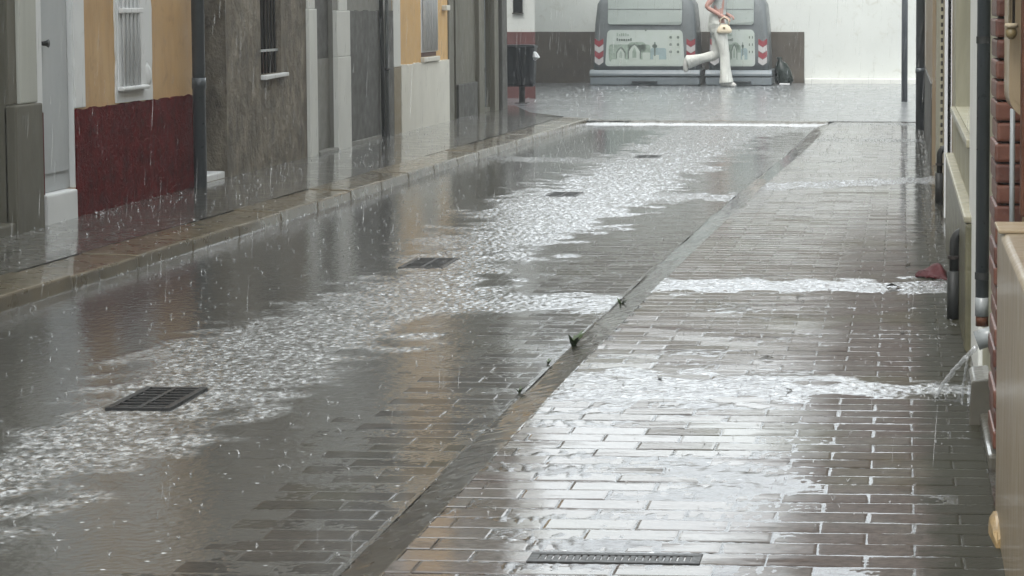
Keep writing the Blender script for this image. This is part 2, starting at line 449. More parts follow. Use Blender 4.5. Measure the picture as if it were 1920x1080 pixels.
def water_mat(name, turbid, turbid_col, rough, foam):
    t = NT(name)
    at = t.n('ShaderNodeAttribute')
    at.attribute_name = 'turb'
    nz = t.noise(70, (1, 0.6, 1), 5, 0.7)
    nm = t.bump(nz, 0.14, 0.004)
    fr = t.n('ShaderNodeFresnel')
    fr.inputs[0].default_value = 1.33
    t.l(nm, fr.inputs['Normal'])
    gl = t.n('ShaderNodeBsdfGlossy')
    rg = t.n('ShaderNodeMapRange')
    rg.inputs['To Min'].default_value = rough
    rg.inputs['To Max'].default_value = 0.17
    t.l(at.outputs['Fac'], rg.inputs['Value'])
    t.l(rg.outputs[0], gl.inputs['Roughness'])
    gl.inputs['Color'].default_value = (0.97, 0.98, 1, 1)
    t.l(nm, gl.inputs['Normal'])
    tr = t.n('ShaderNodeBsdfTransparent')
    tr.inputs[0].default_value = (0.93, 0.93, 0.90, 1)
    df = t.n('ShaderNodeBsdfDiffuse')
    df.inputs[0].default_value = (*s2l(turbid_col), 1)
    fo = t.n('ShaderNodeBsdfDiffuse')
    fo.inputs[0].default_value = (0.72, 0.75, 0.76, 1)
    m1 = t.n('ShaderNodeMixShader')
    m1.inputs[0].default_value = turbid
    t.l(tr.outputs[0], m1.inputs[1])
    t.l(df.outputs[0], m1.inputs[2])
    # bubbles torn up where the flow is rough
    ff = t.n('ShaderNodeMath', operation='MULTIPLY')
    fn = t.ramp(t.noise(34, (1, 0.7, 1), 6, 0.75), [(0.44, (0, 0, 0)), (0.62, (foam,) * 3)])
    t.l(at.outputs['Fac'], ff.inputs[0])
    t.l(fn, ff.inputs[1])
    # single floating bubbles raised by the drops
    vo = t.n('ShaderNodeTexVoronoi')
    vo.inputs['Scale'].default_value = 15
    t.l(t.pos((0.7, 1, 1)), vo.inputs['Vector'])
    bub = t.ramp(vo.outputs['Distance'], [(0.04, (0.6,) * 3), (0.11, (0, 0, 0))])
    mx = t.n('ShaderNodeMath', operation='MAXIMUM')
    t.l(ff.outputs[0], mx.inputs[0])
    t.l(bub, mx.inputs[1])
    m2 = t.n('ShaderNodeMixShader')
    t.l(mx.outputs[0], m2.inputs[0])
    t.l(m1.outputs[0], m2.inputs[1])
    t.l(fo.outputs[0], m2.inputs[2])
    m3 = t.n('ShaderNodeMixShader')
    t.l(fr.outputs[0], m3.inputs[0])
    t.l(m2.outputs[0], m3.inputs[1])
    t.l(gl.outputs[0], m3.inputs[2])
    t.l(m3.outputs[0], t.out.inputs[0])
    return t.m
M['water_l'] = water_mat('rain_water_on_road', 0.5, (90, 89, 85), 0.05, 0.42)
M['water_r'] = water_mat('rain_water_film', 0.12, (70, 67, 62), 0.06, 0.5)

def drops_mat():
    t = NT('rain_drops')
    tr = t.n('ShaderNodeBsdfTransparent')
    gl = t.n('ShaderNodeBsdfGlossy')
    gl.inputs['Roughness'].default_value = 0.15
    df = t.n('ShaderNodeBsdfDiffuse')
    df.inputs[0].default_value = (0.85, 0.87, 0.88, 1)
    m0 = t.n('ShaderNodeMixShader')
    m0.inputs[0].default_value = 0.4
    t.l(df.outputs[0], m0.inputs[1])
    t.l(gl.outputs[0], m0.inputs[2])
    m1 = t.n('ShaderNodeMixShader')
    m1.inputs[0].default_value = 0.38
    t.l(tr.outputs[0], m1.inputs[1])
    t.l(m0.outputs[0], m1.inputs[2])
    t.l(m1.outputs[0], t.out.inputs[0])
    return t.m
M['drops'] = drops_mat()

# ------------------------------------------------------------------ ground, roads, water
o = MB().add([(-250, -120, -0.12), (250, -120, -0.12), (250, 400, -0.12), (-250, 400, -0.12)], [(0, 1, 2, 3)]).build('ground', M['asphalt'])
tag(o, 'wet ground stretching out beyond the street', kind='structure')

mb = MB()
mb.add([(kerb_x(0) - 0.05, -6, -0.016), (-1.2, -6, -0.016), (-0.95, Y_END + 0.4, -0.016), (kerb_x(28) - 0.05, Y_END + 0.4, -0.016)], [(0, 1, 2, 3)])
road = tag(mb.build('road', M['bed']), 'flooded brick paved road between kerb and sloping concrete strip', kind='structure')
mb = MB()
mb.add([(-1.4, -6, Z_RIGHT - 0.012), (0.6, -6, Z_RIGHT - 0.012), (0.6, 27.9, Z_RIGHT - 0.012), (-0.83, 27.9, Z_RIGHT - 0.012)], [(0, 1, 2, 3)])
pave = tag(mb.build('pavement', M['bed']), 'wet brown brick pavement along the right hand wall', kind='structure')

# cross street, reached over a low sloping lip
mb = MB()
mb.add([(-60, 27.75, 0.05), (60, 27.75, 0.05), (60, 41.3, 0.05), (-60, 41.3, 0.05)], [(0, 1, 2, 3)])
NR = 60
xs = np.linspace(-3.95, -0.86, NR)
vv, ff = [], []
for i, x in enumerate(xs):
    w = 0.02 * math.sin(i * 0.7) + 0.012 * random.uniform(-1, 1)
    for yy, zz in ((Y_END + w, -0.01), (Y_END + 0.10 + w, 0.012), (Y_END + 0.30 + w, 0.052), (Y_END + 0.5, 0.054)):
        vv.append((x, yy - 0.08 * (x + 1), zz))
for i in range(NR - 1):
    for j in range(3):
        a = i * 4 + j
        ff.append((a, a + 4, a + 5, a + 1))
tag(mb.build('cross_street', M['asphalt']), 'wet grey cross street at the end', kind='structure')
lip = MB().add(vv, ff).build('road_lip', M['walk'], smooth=True)
tag(lip, 'low wet lip where the road meets the cross street', kind='structure')

# left sidewalk with kerb stones
ys = np.arange(2.0, 28.01, 0.2)
vv, ff = [], []
nx = 9
for y in ys:
    xi = kerb_x(y) - 0.33
    for j in range(nx):
        u = j / (nx - 1)
        x = -5.6 + (xi + 5.6) * u
        vv.append((x, y, Z_SIDE + 0.018 * (1 - u) + 0.0012 * math.sin(3.1 * x + 1.7 * y)))
for i in range(len(ys) - 1):
    for j in range(nx - 1):
        a = i * nx + j
        ff.append((a, a + 1, a + nx + 1, a + nx))
mb = MB().add(vv, ff)
mb.add([(-9, 28.0, 0.09), (kerb_x(28) - 0.33, 28.0, 0.09), (kerb_x(28) - 0.9, 29.0, 0.09), (-5.2, 31.0, 0.09), (-9, 31.0, 0.09)], [(0, 1, 2, 3, 4)])
mb.add([(-9, 31.0, 0.09), (-5.2, 31.0, 0.09), (kerb_x(28) - 0.9, 29.0, 0.09), (kerb_x(28) - 0.33, 28.0, 0.09),
        (-9, 31.02, 0.0), (-5.19, 31.02, 0.0), (kerb_x(28) - 0.88, 29.02, 0.0), (kerb_x(28) - 0.31, 28.02, 0.0)], [(0, 1, 5, 4), (1, 2, 6, 5), (2, 3, 7, 6)])
walk = tag(mb.build('sidewalk', M['walk'], smooth=False), 'wet grey cement sidewalk in front of the left houses', kind='structure')
y = 5.0
k = 0
while y < 27.9:
    ln = 0.92 + random.uniform(-0.04, 0.04)
    y2 = min(y + ln, 27.95)
    xa, xb = kerb_x(y), kerb_x(y2)
    dz = random.uniform(-0.006, 0.006)
    g = 0.006
    mb = MB()
    mb.add([(xa - 0.33, y + g, -0.03), (xa, y + g, -0.03), (xb, y2 - g, -0.03), (xb - 0.33, y2 - g, -0.03),
            (xa - 0.33, y + g, Z_SIDE + dz), (xa - 0.012, y + g, Z_SIDE - 0.012 + dz), (xb - 0.012, y2 - g, Z_SIDE - 0.012 + dz), (xb - 0.33, y2 - g, Z_SIDE + dz)],
           [(0, 3, 2, 1), (4, 5, 6, 7), (0, 1, 5, 4), (1, 2, 6, 5), (2, 3, 7, 6), (3, 0, 4, 7)])
    mb.build('kerb_stone', M['kerb'], walk, bevel=0.012)
    y = y2

# brick pavers: near ones singly, the rest joined
BL, BW, GAP = 0.25, 0.125, 0.005
def brick_mesh(m, name='brick'):
    hx, hy, c, d, cz = BL / 2 - GAP / 2, BW / 2 - GAP / 2, 0.008, 0.03, 0.0014
    vs = [(sx * hx, sy * hy, -d) for sx, sy in ((-1, -1), (1, -1), (1, 1), (-1, 1))]
    vs += [(sx * hx, sy * hy, -cz) for sx, sy in ((-1, -1), (1, -1), (1, 1), (-1, 1))]
    vs += [(sx * (hx - c), sy * (hy - c), 0) for sx, sy in ((-1, -1), (1, -1), (1, 1), (-1, 1))]
    fs = [(8, 9, 10, 11)]
    for b in (0, 4):
        for i in range(4):
            j = (i + 1) % 4
            fs.append((b + i, b + j, b + 4 + j, b + 4 + i))
    me = bpy.data.meshes.new(name)
    me.from_pydata(vs, [], fs)
    me.materials.append(m)
    return me, np.array(vs), fs
ME = {}
for k in ('brick_r', 'brick_l'):
    ME[k] = brick_mesh(M[k])
rest = {(p, m): [] for p in ('road', 'pavement') for m in ME}
def lay(side):
    parent = road if side == 'road' else pave
    spots = []
    row = 0
    y = 4.6
    while y < 27.75:
        off = (row % 2) * BL / 2
        if side == 'road':
            if y > Y_END - 0.1:
                break
            x0, x1 = kerb_x(y), strip_l(y)
        else:
            x0, x1 = strip_r(y) + 0.006, WALL_R
        a = (0.04 if side == 'pavement' else 0.02) + off
        i = math.floor((x0 - a) / BL)
        while True:
            xa = max(a + i * BL, x0)
            xb = min(a + (i + 1) * BL, x1)
            if a + i * BL >= x1:
                break
            if xb - xa > 0.03:
                spots.append((xa, xb, y))
            i += 1
        y += BW
        row += 1
    n = 0
    limit = 170 if side == 'pavement' else 120
    for xa, xb, y in spots:
        xc, yc = (xa + xb) / 2, y + BW / 2
        if side == 'road':
            base = 0.0 + 0.0046 * float(sstep(-2.25, -1.7, xc)) * float(1 - sstep(12.0, 20.0, yc))
            tilt, dz = 0.004, 0.0004
            m = 'brick_l'
        else:
            base = Z_RIGHT
            tilt, dz = 0.007, 0.0005
            m = 'brick_r'
        z = base + random.gauss(0, dz)
        rx, ry, rz = random.gauss(0, tilt), random.gauss(0, tilt * 0.6), random.gauss(0, 0.006)
        sx = (xb - xa) / BL
        # seen in the frame?
        vis = yc > 5.75 and (xc > -1.05 * (yc / 5.75) * 1.55) and (side == 'road' or xc < 0.28)
        if n < limit and vis:
            o = bpy.data.objects.new('brick', ME[m][0])
            col.objects.link(o)
            o.location = (xc, yc, z)
            o.rotation_euler = (rx, ry, rz)
            o.scale = (sx, 1, 1)
            o.parent = parent
            n += 1
        else:
            rest[(side, m)].append((xc, yc, z, rx, ry, rz, sx))
lay('road')
lay('pavement')
for (side, m), lst in rest.items():
    if not lst:
        continue
    A = np.array(lst)
    base = ME[m][1]
    fs = np.array(ME[m][2])
    P = base[None] * np.stack([A[:, 6], np.ones(len(A)), np.ones(len(A))], 1)[:, None, :]
    x, y, z = P[..., 0].copy(), P[..., 1].copy(), P[..., 2].copy()
    rx, ry, rz = A[:, 3, None], A[:, 4, None], A[:, 5, None]
    z2 = z + y * rx - x * ry
    x2 = x - y * rz
    y2 = y + x * rz
    V = np.stack([x2 + A[:, 0, None], y2 + A[:, 1, None], z2 + A[:, 2, None]], -1).reshape(-1, 3)
    Fc = (fs[None] + (np.arange(len(A)) * len(base))[:, None, None]).reshape(-1, 4)
    me = bpy.data.meshes.new('brick_field')
    me.from_pydata(V.tolist(), [], Fc.tolist())
    me.materials.append(M[m])
    o = bpy.data.objects.new('brick_field', me)
    col.objects.link(o)
    o.parent = road if side == 'road' else pave
    o['kind'] = 'stuff'

# sloping concrete strip with thin water running over it
ys = []
y = 4.6
while y < 27.6:
    ys.append(y)
    y += 0.012 * (y / 5.5) ** 0.7
ys = np.array(ys)
u = np.linspace(0, 1, 14)
Yg, Ug = np.meshgrid(ys, u, indexing='ij')
wob = 0.006 * np.sin(Yg * 2.3) + 0.004 * np.sin(Yg * 5.9)
Xg = strip_l(Yg) + wob * (1 - Ug) + Ug * (strip_r(Yg) + 0.010 - strip_l(Yg))
prof = np.clip(Ug, 0, 1)
Zg = -0.004 + (Z_RIGHT + 0.0038) * (0.15 + 0.85 * prof) * np.minimum(1, Ug * 8 + 0.15)
phase = Yg * 60 + Xg * 75 + 3.0 * F_long(Xg, Yg) + 1.2 * F_big(Xg, Yg)
amp = 0.0006 * np.clip(0.6 + 0.9 * F_big(Xg * 1.3, Yg * 0.8, 0.4), 0, 2)
Zg = Zg + amp * np.sin(phase) + 0.0004 * F_mid(Xg, Yg, 0.3)
def grid_obj(name, X, Y, Z, m, attr=None):
    h, w = X.shape
    V = np.stack([X, Y, Z], -1).reshape(-1, 3)
    idx = np.arange(h * w).reshape(h, w)
    Q = np.stack([idx[:-1, :-1], idx[:-1, 1:], idx[1:, 1:], idx[1:, :-1]], -1).reshape(-1, 4)
    me = bpy.data.meshes.new(name)
    me.vertices.add(len(V))
    me.vertices.foreach_set('co', V.astype(np.float32).ravel())
    me.loops.add(Q.size)
    me.loops.foreach_set('vertex_index', Q.astype(np.int32).ravel())
    me.polygons.add(len(Q))
    me.polygons.foreach_set('loop_start', np.arange(0, Q.size, 4, dtype=np.int32))
    me.update(calc_edges=True)
    me.validate()
    me.polygons.foreach_set('use_smooth', np.ones(len(me.polygons), dtype=bool))
    if attr is not None:
        a = me.attributes.new('turb', 'FLOAT', 'POINT')
        a.data.foreach_set('value', attr.astype(np.float32).ravel())
    me.materials.append(m)
    o = bpy.data.objects.new(name, me)
    col.objects.link(o)
    return o
tag(grid_obj('gutter_strip', Xg, Yg, Zg, M['strip']), 'smooth sloping concrete strip crossing the street lengthwise', kind='structure')

# water
yw = []
y = 4.6
while y < 27.7:
    yw.append(y)
    y += 0.0085 * (y / 5.5) ** 0.55
yw = np.array(yw)
SL = np.array([(4, -3.0), (7.26, -2.91), (8.11, -2.95), (9.6, -3.07), (11.02, -2.91), (12.38, -2.72), (15.91, -2.99), (18.29, -2.92), (21.48, -2.72), (24.74, -2.72), (27.3, -2.75)])
SR = np.array([(4, -2.6), (6.21, -2.49), (7.03, -2.47), (7.77, -2.36), (8.62, -2.28), (9.58, -2.21), (10.5, -2.2), (10.9, -1.95), (11.7, -2.05), (12.94, -2.19), (13.98, -2.04), (16.2, -1.83), (19.51, -1.75), (23.59, -1.57), (27.3, -1.3)])
BANDS_L = [  # x0, x1, y at x0, y at x1, half width at x0, x1, strength
    (-2.3, -1.30, 11.1, 11.13, 0.45, 0.28, 0.8), (-2.3, -1.12, 17.35, 17.3, 0.35, 0.4, 0.8),
    (-3.95, -2.5, 21.6, 21.2, 0.35, 0.4, 0.7), (-3.9, -0.95, 26.9, 26.7, 0.4, 0.5, 0.5), (-2.2, -1.05, 22.6, 22.6, 0.35, 0.3, 0.5)]
BANDS_R = [(-1.25, 0.25, 8.46, 8.42, 0.42, 0.10, 0.85), (-1.25, 0.2, 11.53, 11.53, 0.33, 0.26, 1.0),
           (-1.10, 0.26, 17.8, 18.6, 0.4, 0.35, 1.0), (-0.95, 0.2, 24.0, 24.0, 0.35, 0.3, 0.7), (-0.9, 0.2, 27.2, 27.3, 0.3, 0.3, 0.8)]
def band(X, Y, B, noise):
    T = np.zeros_like(X)
    for x0, x1, ya, yb, wa, wb, s in B:
        q = np.clip((X - x0) / (x1 - x0), 0, 1)
        yc, wd = ya + (yb - ya) * q, (wa + (wb - wa) * q)
        e = np.abs(Y - yc) / wd + 0.22 * noise
        inside = sstep(x0 - 0.12, x0 + 0.12, X) * (1 - sstep(x1 - 0.02, x1 + 0.1, X))
        T = np.maximum(T, s * (1 - sstep(0.7, 1.15, e)) * inside)
    return T
def add_rings(Z, X, Y, n, lo, hi, mask):
    for _ in range(n):
        y0 = lo + (hi - lo) * random.random() ** 1.3
        i0 = np.searchsorted(yw, y0)
        j0 = random.randrange(X.shape[1])
        if i0 >= len(yw) or mask[i0, j0] > 0.4:
            continue
        x0 = X[i0, j0]
        r0 = random.uniform(0.01, 0.055)
        a, b = np.searchsorted(yw, y0 - r0 - 0.05), np.searchsorted(yw, y0 + r0 + 0.05)
        dx = abs(X[i0, 1] - X[i0, 0])
        w = int((r0 + 0.05) / dx) + 1
        c, d = max(0, j0 - w), min(X.shape[1], j0 + w + 1)
        rr = np.hypot(X[a:b, c:d] - x0, Y[a:b, c:d] - y0)
        h = random.uniform(0.0003, 0.0009) * (0.02 / (0.012 + r0)) ** 0.5
        Z[a:b, c:d] += h * np.cos((rr - r0) * 2 * math.pi / 0.022) * np.exp(-((rr - r0) / 0.014) ** 2)
# left sheet
uc = np.linspace(0, 1, 340)
Yg, Ug = np.meshgrid(yw, uc, indexing='ij')
X0, X1 = kerb_x(Yg) + 0.0 - 0.01, strip_l(Yg) + 0.014
Xg = X0 + (X1 - X0) * Ug
nl = F_long(Xg, Yg, 0.5)
nb = F_big(Xg, Yg, 0.2)
sl = np.interp(Yg, SL[:, 0], SL[:, 1]) + 0.06 * nb
sr = np.interp(Yg, SR[:, 0], SR[:, 1]) + 0.06 * nb
T = sstep(-0.16, 0.16, Xg - sl + 0.09 * nl) * sstep(-0.16, 0.16, sr - Xg + 0.09 * nl)
T = np.maximum(T, band(Xg, Yg, BANDS_L, nl))
T = np.maximum(T, 0.5 * (1 - sstep(0.0, 0.05, Xg - X0)))
for gx, gy, gw, gl_, gs in ((-2.72, 8.29, 0.13, 0.25, 1.0), (-2.63, 12.78, 0.13, 0.26, 0.45), (-2.56, 17.5, 0.13, 0.22, 0.35), (-2.4, 21.9, 0.13, 0.2, 0.35)):
    q = (1 - sstep(gw - 0.03, gw + 0.02, np.abs(Xg - gx))) * (1 - sstep(gl_ - 0.04, gl_ + 0.03, np.abs(Yg - gy)))
    DRAIN = q * gs if gy < 9 else np.maximum(DRAIN, q * gs)
T = T * (1 - DRAIN)          # water drops away into the gullies
calm_shallow = sstep(-2.3, -1.6, Xg)
chop = F_chop(Xg, Yg, 0.3)
chop2 = F_chop(Xg * 0.7, Yg * 0.7, 1.3)
Z = 0.0042 + 0.00013 * F_fine(Xg, Yg, 0.1) + 0.00012 * F_mid(Xg, Yg, 0.7) + 0.00013 * F_pit(Xg, Yg, 0.4) + 0.0003 * nl * calm_shallow
Z += calm_shallow * 0.00030 * F_roll(Xg, Yg, 0.05)
Z += T * (0.0009 * chop + 0.0013 * chop2 + 0.0005 * np.abs(F_fine(Xg, Yg, 0.9)) + 0.00035 * F_pit(Xg, Yg, 1.1) + 0.002)
Z -= 0.006 * DRAIN
add_rings(Z, Xg, Yg, 2600, 5.6, 20, T)
tag(grid_obj('water', Xg, Yg, Z, M['water_l'], np.minimum(1.3, T * (1 + 0.3 * sstep(12, 18, Yg)))), 'rain water flooding the road with a choppy stream down its middle', kind='structure')
# right film
uc = np.linspace(0, 1, 180)
Yg, Ug = np.meshgrid(yw, uc, indexing='ij')
X0, X1 = strip_r(Yg) + 0.002, np.full_like(Yg, WALL_R + 0.01)
Xg = X0 + (X1 - X0) * Ug
nl = F_long(Xg, Yg, 1.5)
nb = F_big(Xg, Yg, 1.1)
T = band(Xg, Yg, BANDS_R, nl)
wet = -0.0012 - 0.0006 * sstep(8.9, 9.6, Yg) + 0.0006 * nb + 0.0003 * F_long(Xg * 0.35, Yg, 0.0) + 0.0006 * F_row(Xg, Yg, 0.0) - 0.0014 * sstep(-0.5, 0.0, Xg) * (1 - T)
wet += 0.0006 * np.exp(-((Yg - 6.7) / 0.9) ** 2) * np.exp(-((Xg + 0.75) / 0.55) ** 2)
wet = np.maximum(wet, -0.0012 - 0.0004 * sstep(8.9, 9.6, Yg))
Z = Z_RIGHT + wet + 0.00010 * F_fine(Xg * 0.3, Yg, 0.0) + 0.00006 * F_pit(Xg * 0.35, Yg, 0.0) + 0.00022 * F_roll(Xg, Yg, 0.02)
Z += T * (0.003 + 0.0008 * F_chop(Xg, Yg, 0.1) + 0.0007 * F_chop(Xg * 0.6, Yg * 1.2, 0.8) + 0.0009 * F_roll(Xg, Yg * 0.8, 0.0))
add_rings(Z, Xg, Yg, 900, 5.6, 18, T)
tag(grid_obj('pavement_water', Xg, Yg, Z, M['water_r'], T), 'thin rain water film and runoff streams over the brick pavement', kind='structure')

# ------------------------------------------------------------------ houses
def facade(parent, xf, s, y0, y1, z1, openings, m, z0=-0.1, depth=0.16, back=6.0, name='wall'):
    """street front at x=xf facing s*X with rectangular openings (ya,yb,za,zb), plus side, back and top faces"""
    Ys = sorted({y0, y1, *[v for op in openings for v in op[:2]]})
    Zs = sorted({z0, z1, *[v for op in openings for v in op[2:4]]})
    mb = MB()
    xi = xf - s * depth
    def hole(ya, yb, za, zb):
        ym, zm = (ya + yb) / 2, (za + zb) / 2
        return any(a < ym < b and c < zm < d for a, b, c, d in [op[:4] for op in openings])
    for a, b in zip(Ys, Ys[1:]):
        for c, d in zip(Zs, Zs[1:]):
            if not hole(a, b, c, d):
                mb.add([(xf, a, c), (xf, b, c), (xf, b, d), (xf, a, d)], [(0, 1, 2, 3)])
    for a, b, c, d in [op[:4] for op in openings]:
        mb.add([(xf, a, c), (xf, b, c), (xf, b, d), (xf, a, d), (xi, a, c), (xi, b, c), (xi, b, d), (xi, a, d)],
               [(0, 4, 5, 1), (1, 5, 6, 2), (2, 6, 7, 3), (3, 7, 4, 0)])
    xb = xf - s * back
    mb.add([(xf, y0, z0), (xf, y1, z0), (xf, y1, z1), (xf, y0, z1), (xb, y0, z0), (xb, y1, z0), (xb, y1, z1), (xb, y0, z1)],
           [(0, 3, 7, 4), (1, 5, 6, 2), (4, 7, 6, 5), (3, 2, 6, 7)])
    me = bpy.data.meshes.new(name)
    bm = bmesh.new()
    vsm = [bm.verts.new(v) for v in mb.v]
    for f in mb.f:
        bm.faces.new([vsm[i] for i in f])
    bmesh.ops.remove_doubles(bm, verts=bm.verts, dist=1e-5)
    bmesh.ops.recalc_face_normals(bm, faces=bm.faces)
    bm.to_mesh(me)
    bm.free()
    me.materials.append(m)
    o = bpy.data.objects.new(name, me)
    col.objects.link(o)
    o.parent = parent
    o.matrix_parent_inverse = Matrix.Translation(-Vector(parent.location))
    return o
def part(name, m, parent, *boxes, bevel=0.006):
    mb = MB()
    for b in boxes:
        mb.box(*b)
    return mb.build(name, m, parent, bevel=bevel)
def roof(parent, xf, s, y0, y1, z):
    x0, x1 = sorted((xf + s * 0.35, xf - s * 6.2))
    part('roof', M['roof'], parent, (x0, x1, y0 + 0.01, y1 - 0.01, z + 0.003, z + 0.14), bevel=0.02)
XL = WALL_L
zb = 0.03

# --- house A: olive grey with dark doorway
A = empty('house', (XL, 13.0, 0.1), 'olive grey house with dark doorway and stepped pilaster at the left edge', 'house', 'houses along the left sidewalk')
facade(A, XL, 1, 4.0, 13.745, 6.6, [(12.1, 13.33, 0.16, 2.5), (9.0, 10.0, 0.9, 2.3)], M['greystone'], depth=0.25)
roof(A, XL, 1, 4.0, 13.745, 6.6)
d = part('door', M['dark_wood'], A, (XL - 0.3, XL - 0.24, 12.1, 13.33, 0.16, 2.5))
for i in range(3):
    part('panel', M['dark_wood'], d, (XL - 0.242, XL - 0.222, 12.18 + i * 0.38, 12.50 + i * 0.38, 0.3, 2.3), bevel=0.01)
part('doorstep', M['greystone'], A, (XL - 0.25, XL + 0.05, 12.0, 13.325, zb, 0.165), bevel=0.012)
part('window', M['glass'], A, (XL - 0.26, XL - 0.23, 9.0, 10.0, 0.9, 2.3))
part('plinth', M['greystone'], A, (XL - 0.02, XL + 0.06, 13.33, 13.76, zb, 0.855), bevel=0.012)
part('pilaster', M['greylite'], A, (XL - 0.02, XL + 0.035, 13.47, 13.75, 0.857, 6.55), bevel=0.01)
part('pilaster', M['greystone'], A, (XL - 0.02, XL + 0.015, 13.335, 13.468, 0.857, 6.55), bevel=0.006)

# --- house B: ochre, dark red base
B = empty('house', (XL, 15.3, 0.1), 'ochre house with dark red base and white framed barred window', 'house', 'houses along the left sidewalk')
YB0, YB1 = 13.762, 16.93
facade(B, XL, 1, YB0, YB1, 7.0, [(13.90, 14.45, 0.28, 2.4), (15.30, 15.72, 0.90, 2.3)], M['ochre'], depth=0.13)
roof(B, XL, 1, YB0, YB1, 7.0)
# rough edged dado
def dado(parent, y0, y1, ztop, m, xo=0.012, name='dado', n=40, wob=0.006, z0=zb):
    mb = MB()
    top = [(y0 + (y1 - y0) * i / n, ztop + random.gauss(0, wob) * 0.6 + 0.4 * wob * math.sin(i * 0.9)) for i in range(n + 1)]
    mb.prism([(y0, z0), (y1, z0)] + top[::-1], 'x', XL - 0.02, XL + xo)
    return mb.build(name, m, parent)
dado(B, 13.775, 13.895, 0.79, M['red'], n=4)
dado(B, 14.452, 16.90, 0.782, M['red'], n=60)
part('door_surround', M['white'], B, (XL - 0.02, XL + 0.009, 13.77, 13.896, 0.80, 2.55), (XL - 0.02, XL + 0.009, 14.453, 14.645, 0.79, 2.55), (XL - 0.02, XL + 0.0085, 13.77, 14.645, 2.42, 2.56), bevel=0.004)
part('door_lining', M['white'], B, (XL - 0.125, XL + 0.003, 14.436, 14.4505, 0.285, 2.398), bevel=0.002)
d = part('door', M['grey_door'], B, (XL - 0.10, XL - 0.03, 13.902, 14.434, 0.285, 2.398), bevel=0.004)
part('door_leaf_panel', M['grey_door'], d, (XL - 0.035, XL - 0.018, 13.96, 14.39, 0.40, 2.3), bevel=0.006)
MB().tube([(XL - 0.02, 13.955, 1.21), (XL + 0.012, 13.955, 1.21), (XL + 0.03, 13.955, 1.21)], [0.012, 0.016, 0.026], 10).build('door_knob', M['pipe_dark'], d, smooth=True)
part('doorstep', M['white'], B, (XL - 0.1, XL + 0.035, 13.87, 14.40, zb, 0.282), bevel=0.014)
# white window surround, uneven outline
pts = []
for i in range(26):
    pts.append((15.228 + random.gauss(0, 0.006), 0.79 + i * 0.07))
for i in range(26)[::-1]:
    pts.append((15.985 + random.gauss(0, 0.009), 0.785 + i * 0.07))
mb = MB()
mb.prism(pts[:], 'x', XL - 0.02, XL + 0.010)
sur = mb.build('window_surround', M['white'], B)
# opening frame around the bars
win = part('window', M['white_metal'], B, (XL - 0.02, XL + 0.016, 15.27, 15.70, 0.885, 2.25), bevel=0.003)
part('shutter', M['white_metal'], win, (XL + 0.0165, XL + 0.019, 15.30, 15.66, 0.91, 2.22), bevel=0.001)
for i in range(5):
    yy = 15.325 + i * 0.078
    MB().tube([(XL + 0.034, yy, 0.895), (XL + 0.034, yy, 2.24)], 0.011, 8).build('bar', M['white_metal'], win, smooth=True)
part('crossbar', M['white_metal'], win, (XL + 0.018, XL + 0.05, 15.27, 15.70, 1.39, 1.425), bevel=0.006)
part('sill', M['white'], win, (XL - 0.02, XL + 0.055, 15.26, 15.80, 0.868, 0.896), bevel=0.01)
MB().loft([[(XL + 0.005 + 0.02 * math.cos(a) * k, 15.86 + 0.07 * math.cos(a + .6) * k + random.uniform(-.01, .01), z0 + 0.03 * math.sin(a) * k) for a in np.linspace(0, 2 * math.pi, 9)[:-1]] for z0, k in ((0.88, .3), (0.93, 1), (0.99, 1), (1.05, .3))]).build('patched_plaster', M['white'], win, smooth=True)

# --- drainpipe between B and C
P = empty('drainpipe', (XL + 0.10, 16.80, zb), 'tall grey drainpipe beside the dark red wall base', 'pipe')
MB().tube([(XL + 0.09, 16.80, zb + 0.03), (XL + 0.09, 16.80, 6.8)], 0.047, 18).build('pipe', M['pipe'], P, smooth=True)
MB().tube([(XL + 0.09, 16.80, 0.83), (XL + 0.09, 16.80, 0.91)], 0.052, 18).build('joint_collar', M['pipe'], P, smooth=True)
part('bracket', M['pipe_dark'], P, (XL - 0.02, XL + 0.145, 16.74, 16.86, 2.0, 2.03), bevel=0.003)

# --- house C: rough brown render
C = empty('house', (XL, 18.8, 0.1), 'rough brown rendered house with dark doorway and iron barred window', 'house', 'houses along the left sidewalk')
YC0, YC1 = 16.935, 20.24
facade(C, XL, 1, YC0, YC1, 6.8, [(17.22, 17.80, 0.10, 2.4), (18.79, 19.42, 0.872, 2.3)], M['brownwall'], depth=0.28)
roof(C, XL, 1, YC0, YC1, 6.8)
d = part('door', M['dark_wood'], C, (XL - 0.32, XL - 0.26, 17.222, 17.798, 0.15, 2.398))
for i in range(3):
    part('plank', M['dark_wood'], d, (XL - 0.262, XL - 0.245 + 0.003 * (i % 2), 17.24 + i * 0.18, 17.412 + i * 0.18, 0.16, 2.38), bevel=0.005)
part('threshold', M['white'], C, (XL - 0.27, XL - 0.02, 17.225, 17.80, zb, 0.15), bevel=0.012)
win = part('window', M['glass'], C, (XL - 0.16, XL - 0.13, 18.792, 19.418, 1.06, 2.298))
part('infill', M['rust'], win, (XL - 0.16, XL - 0.10, 18.792, 19.418, 0.874, 1.055), bevel=0.004)
for i in range(6):
    yy = 18.86 + i * 0.10
    MB().tube([(XL - 0.04, yy, 0.875), (XL - 0.04, yy, 2.297)], 0.010, 8).build('bar', M['iron'], win, smooth=True)
part('crossbar', M['pvc'], win, (XL - 0.055, XL - 0.025, 18.792, 19.418, 1.055, 1.078), bevel=0.003)
mb = MB()
mb.prism([(18.78, 0.828), (19.10, 0.836), (19.50, 0.842), (19.50, 0.872), (19.2, 0.869), (18.78, 0.866)], 'x', XL - 0.1, XL + 0.045)
mb.build('sill', M['white'], win, bevel=0.006)

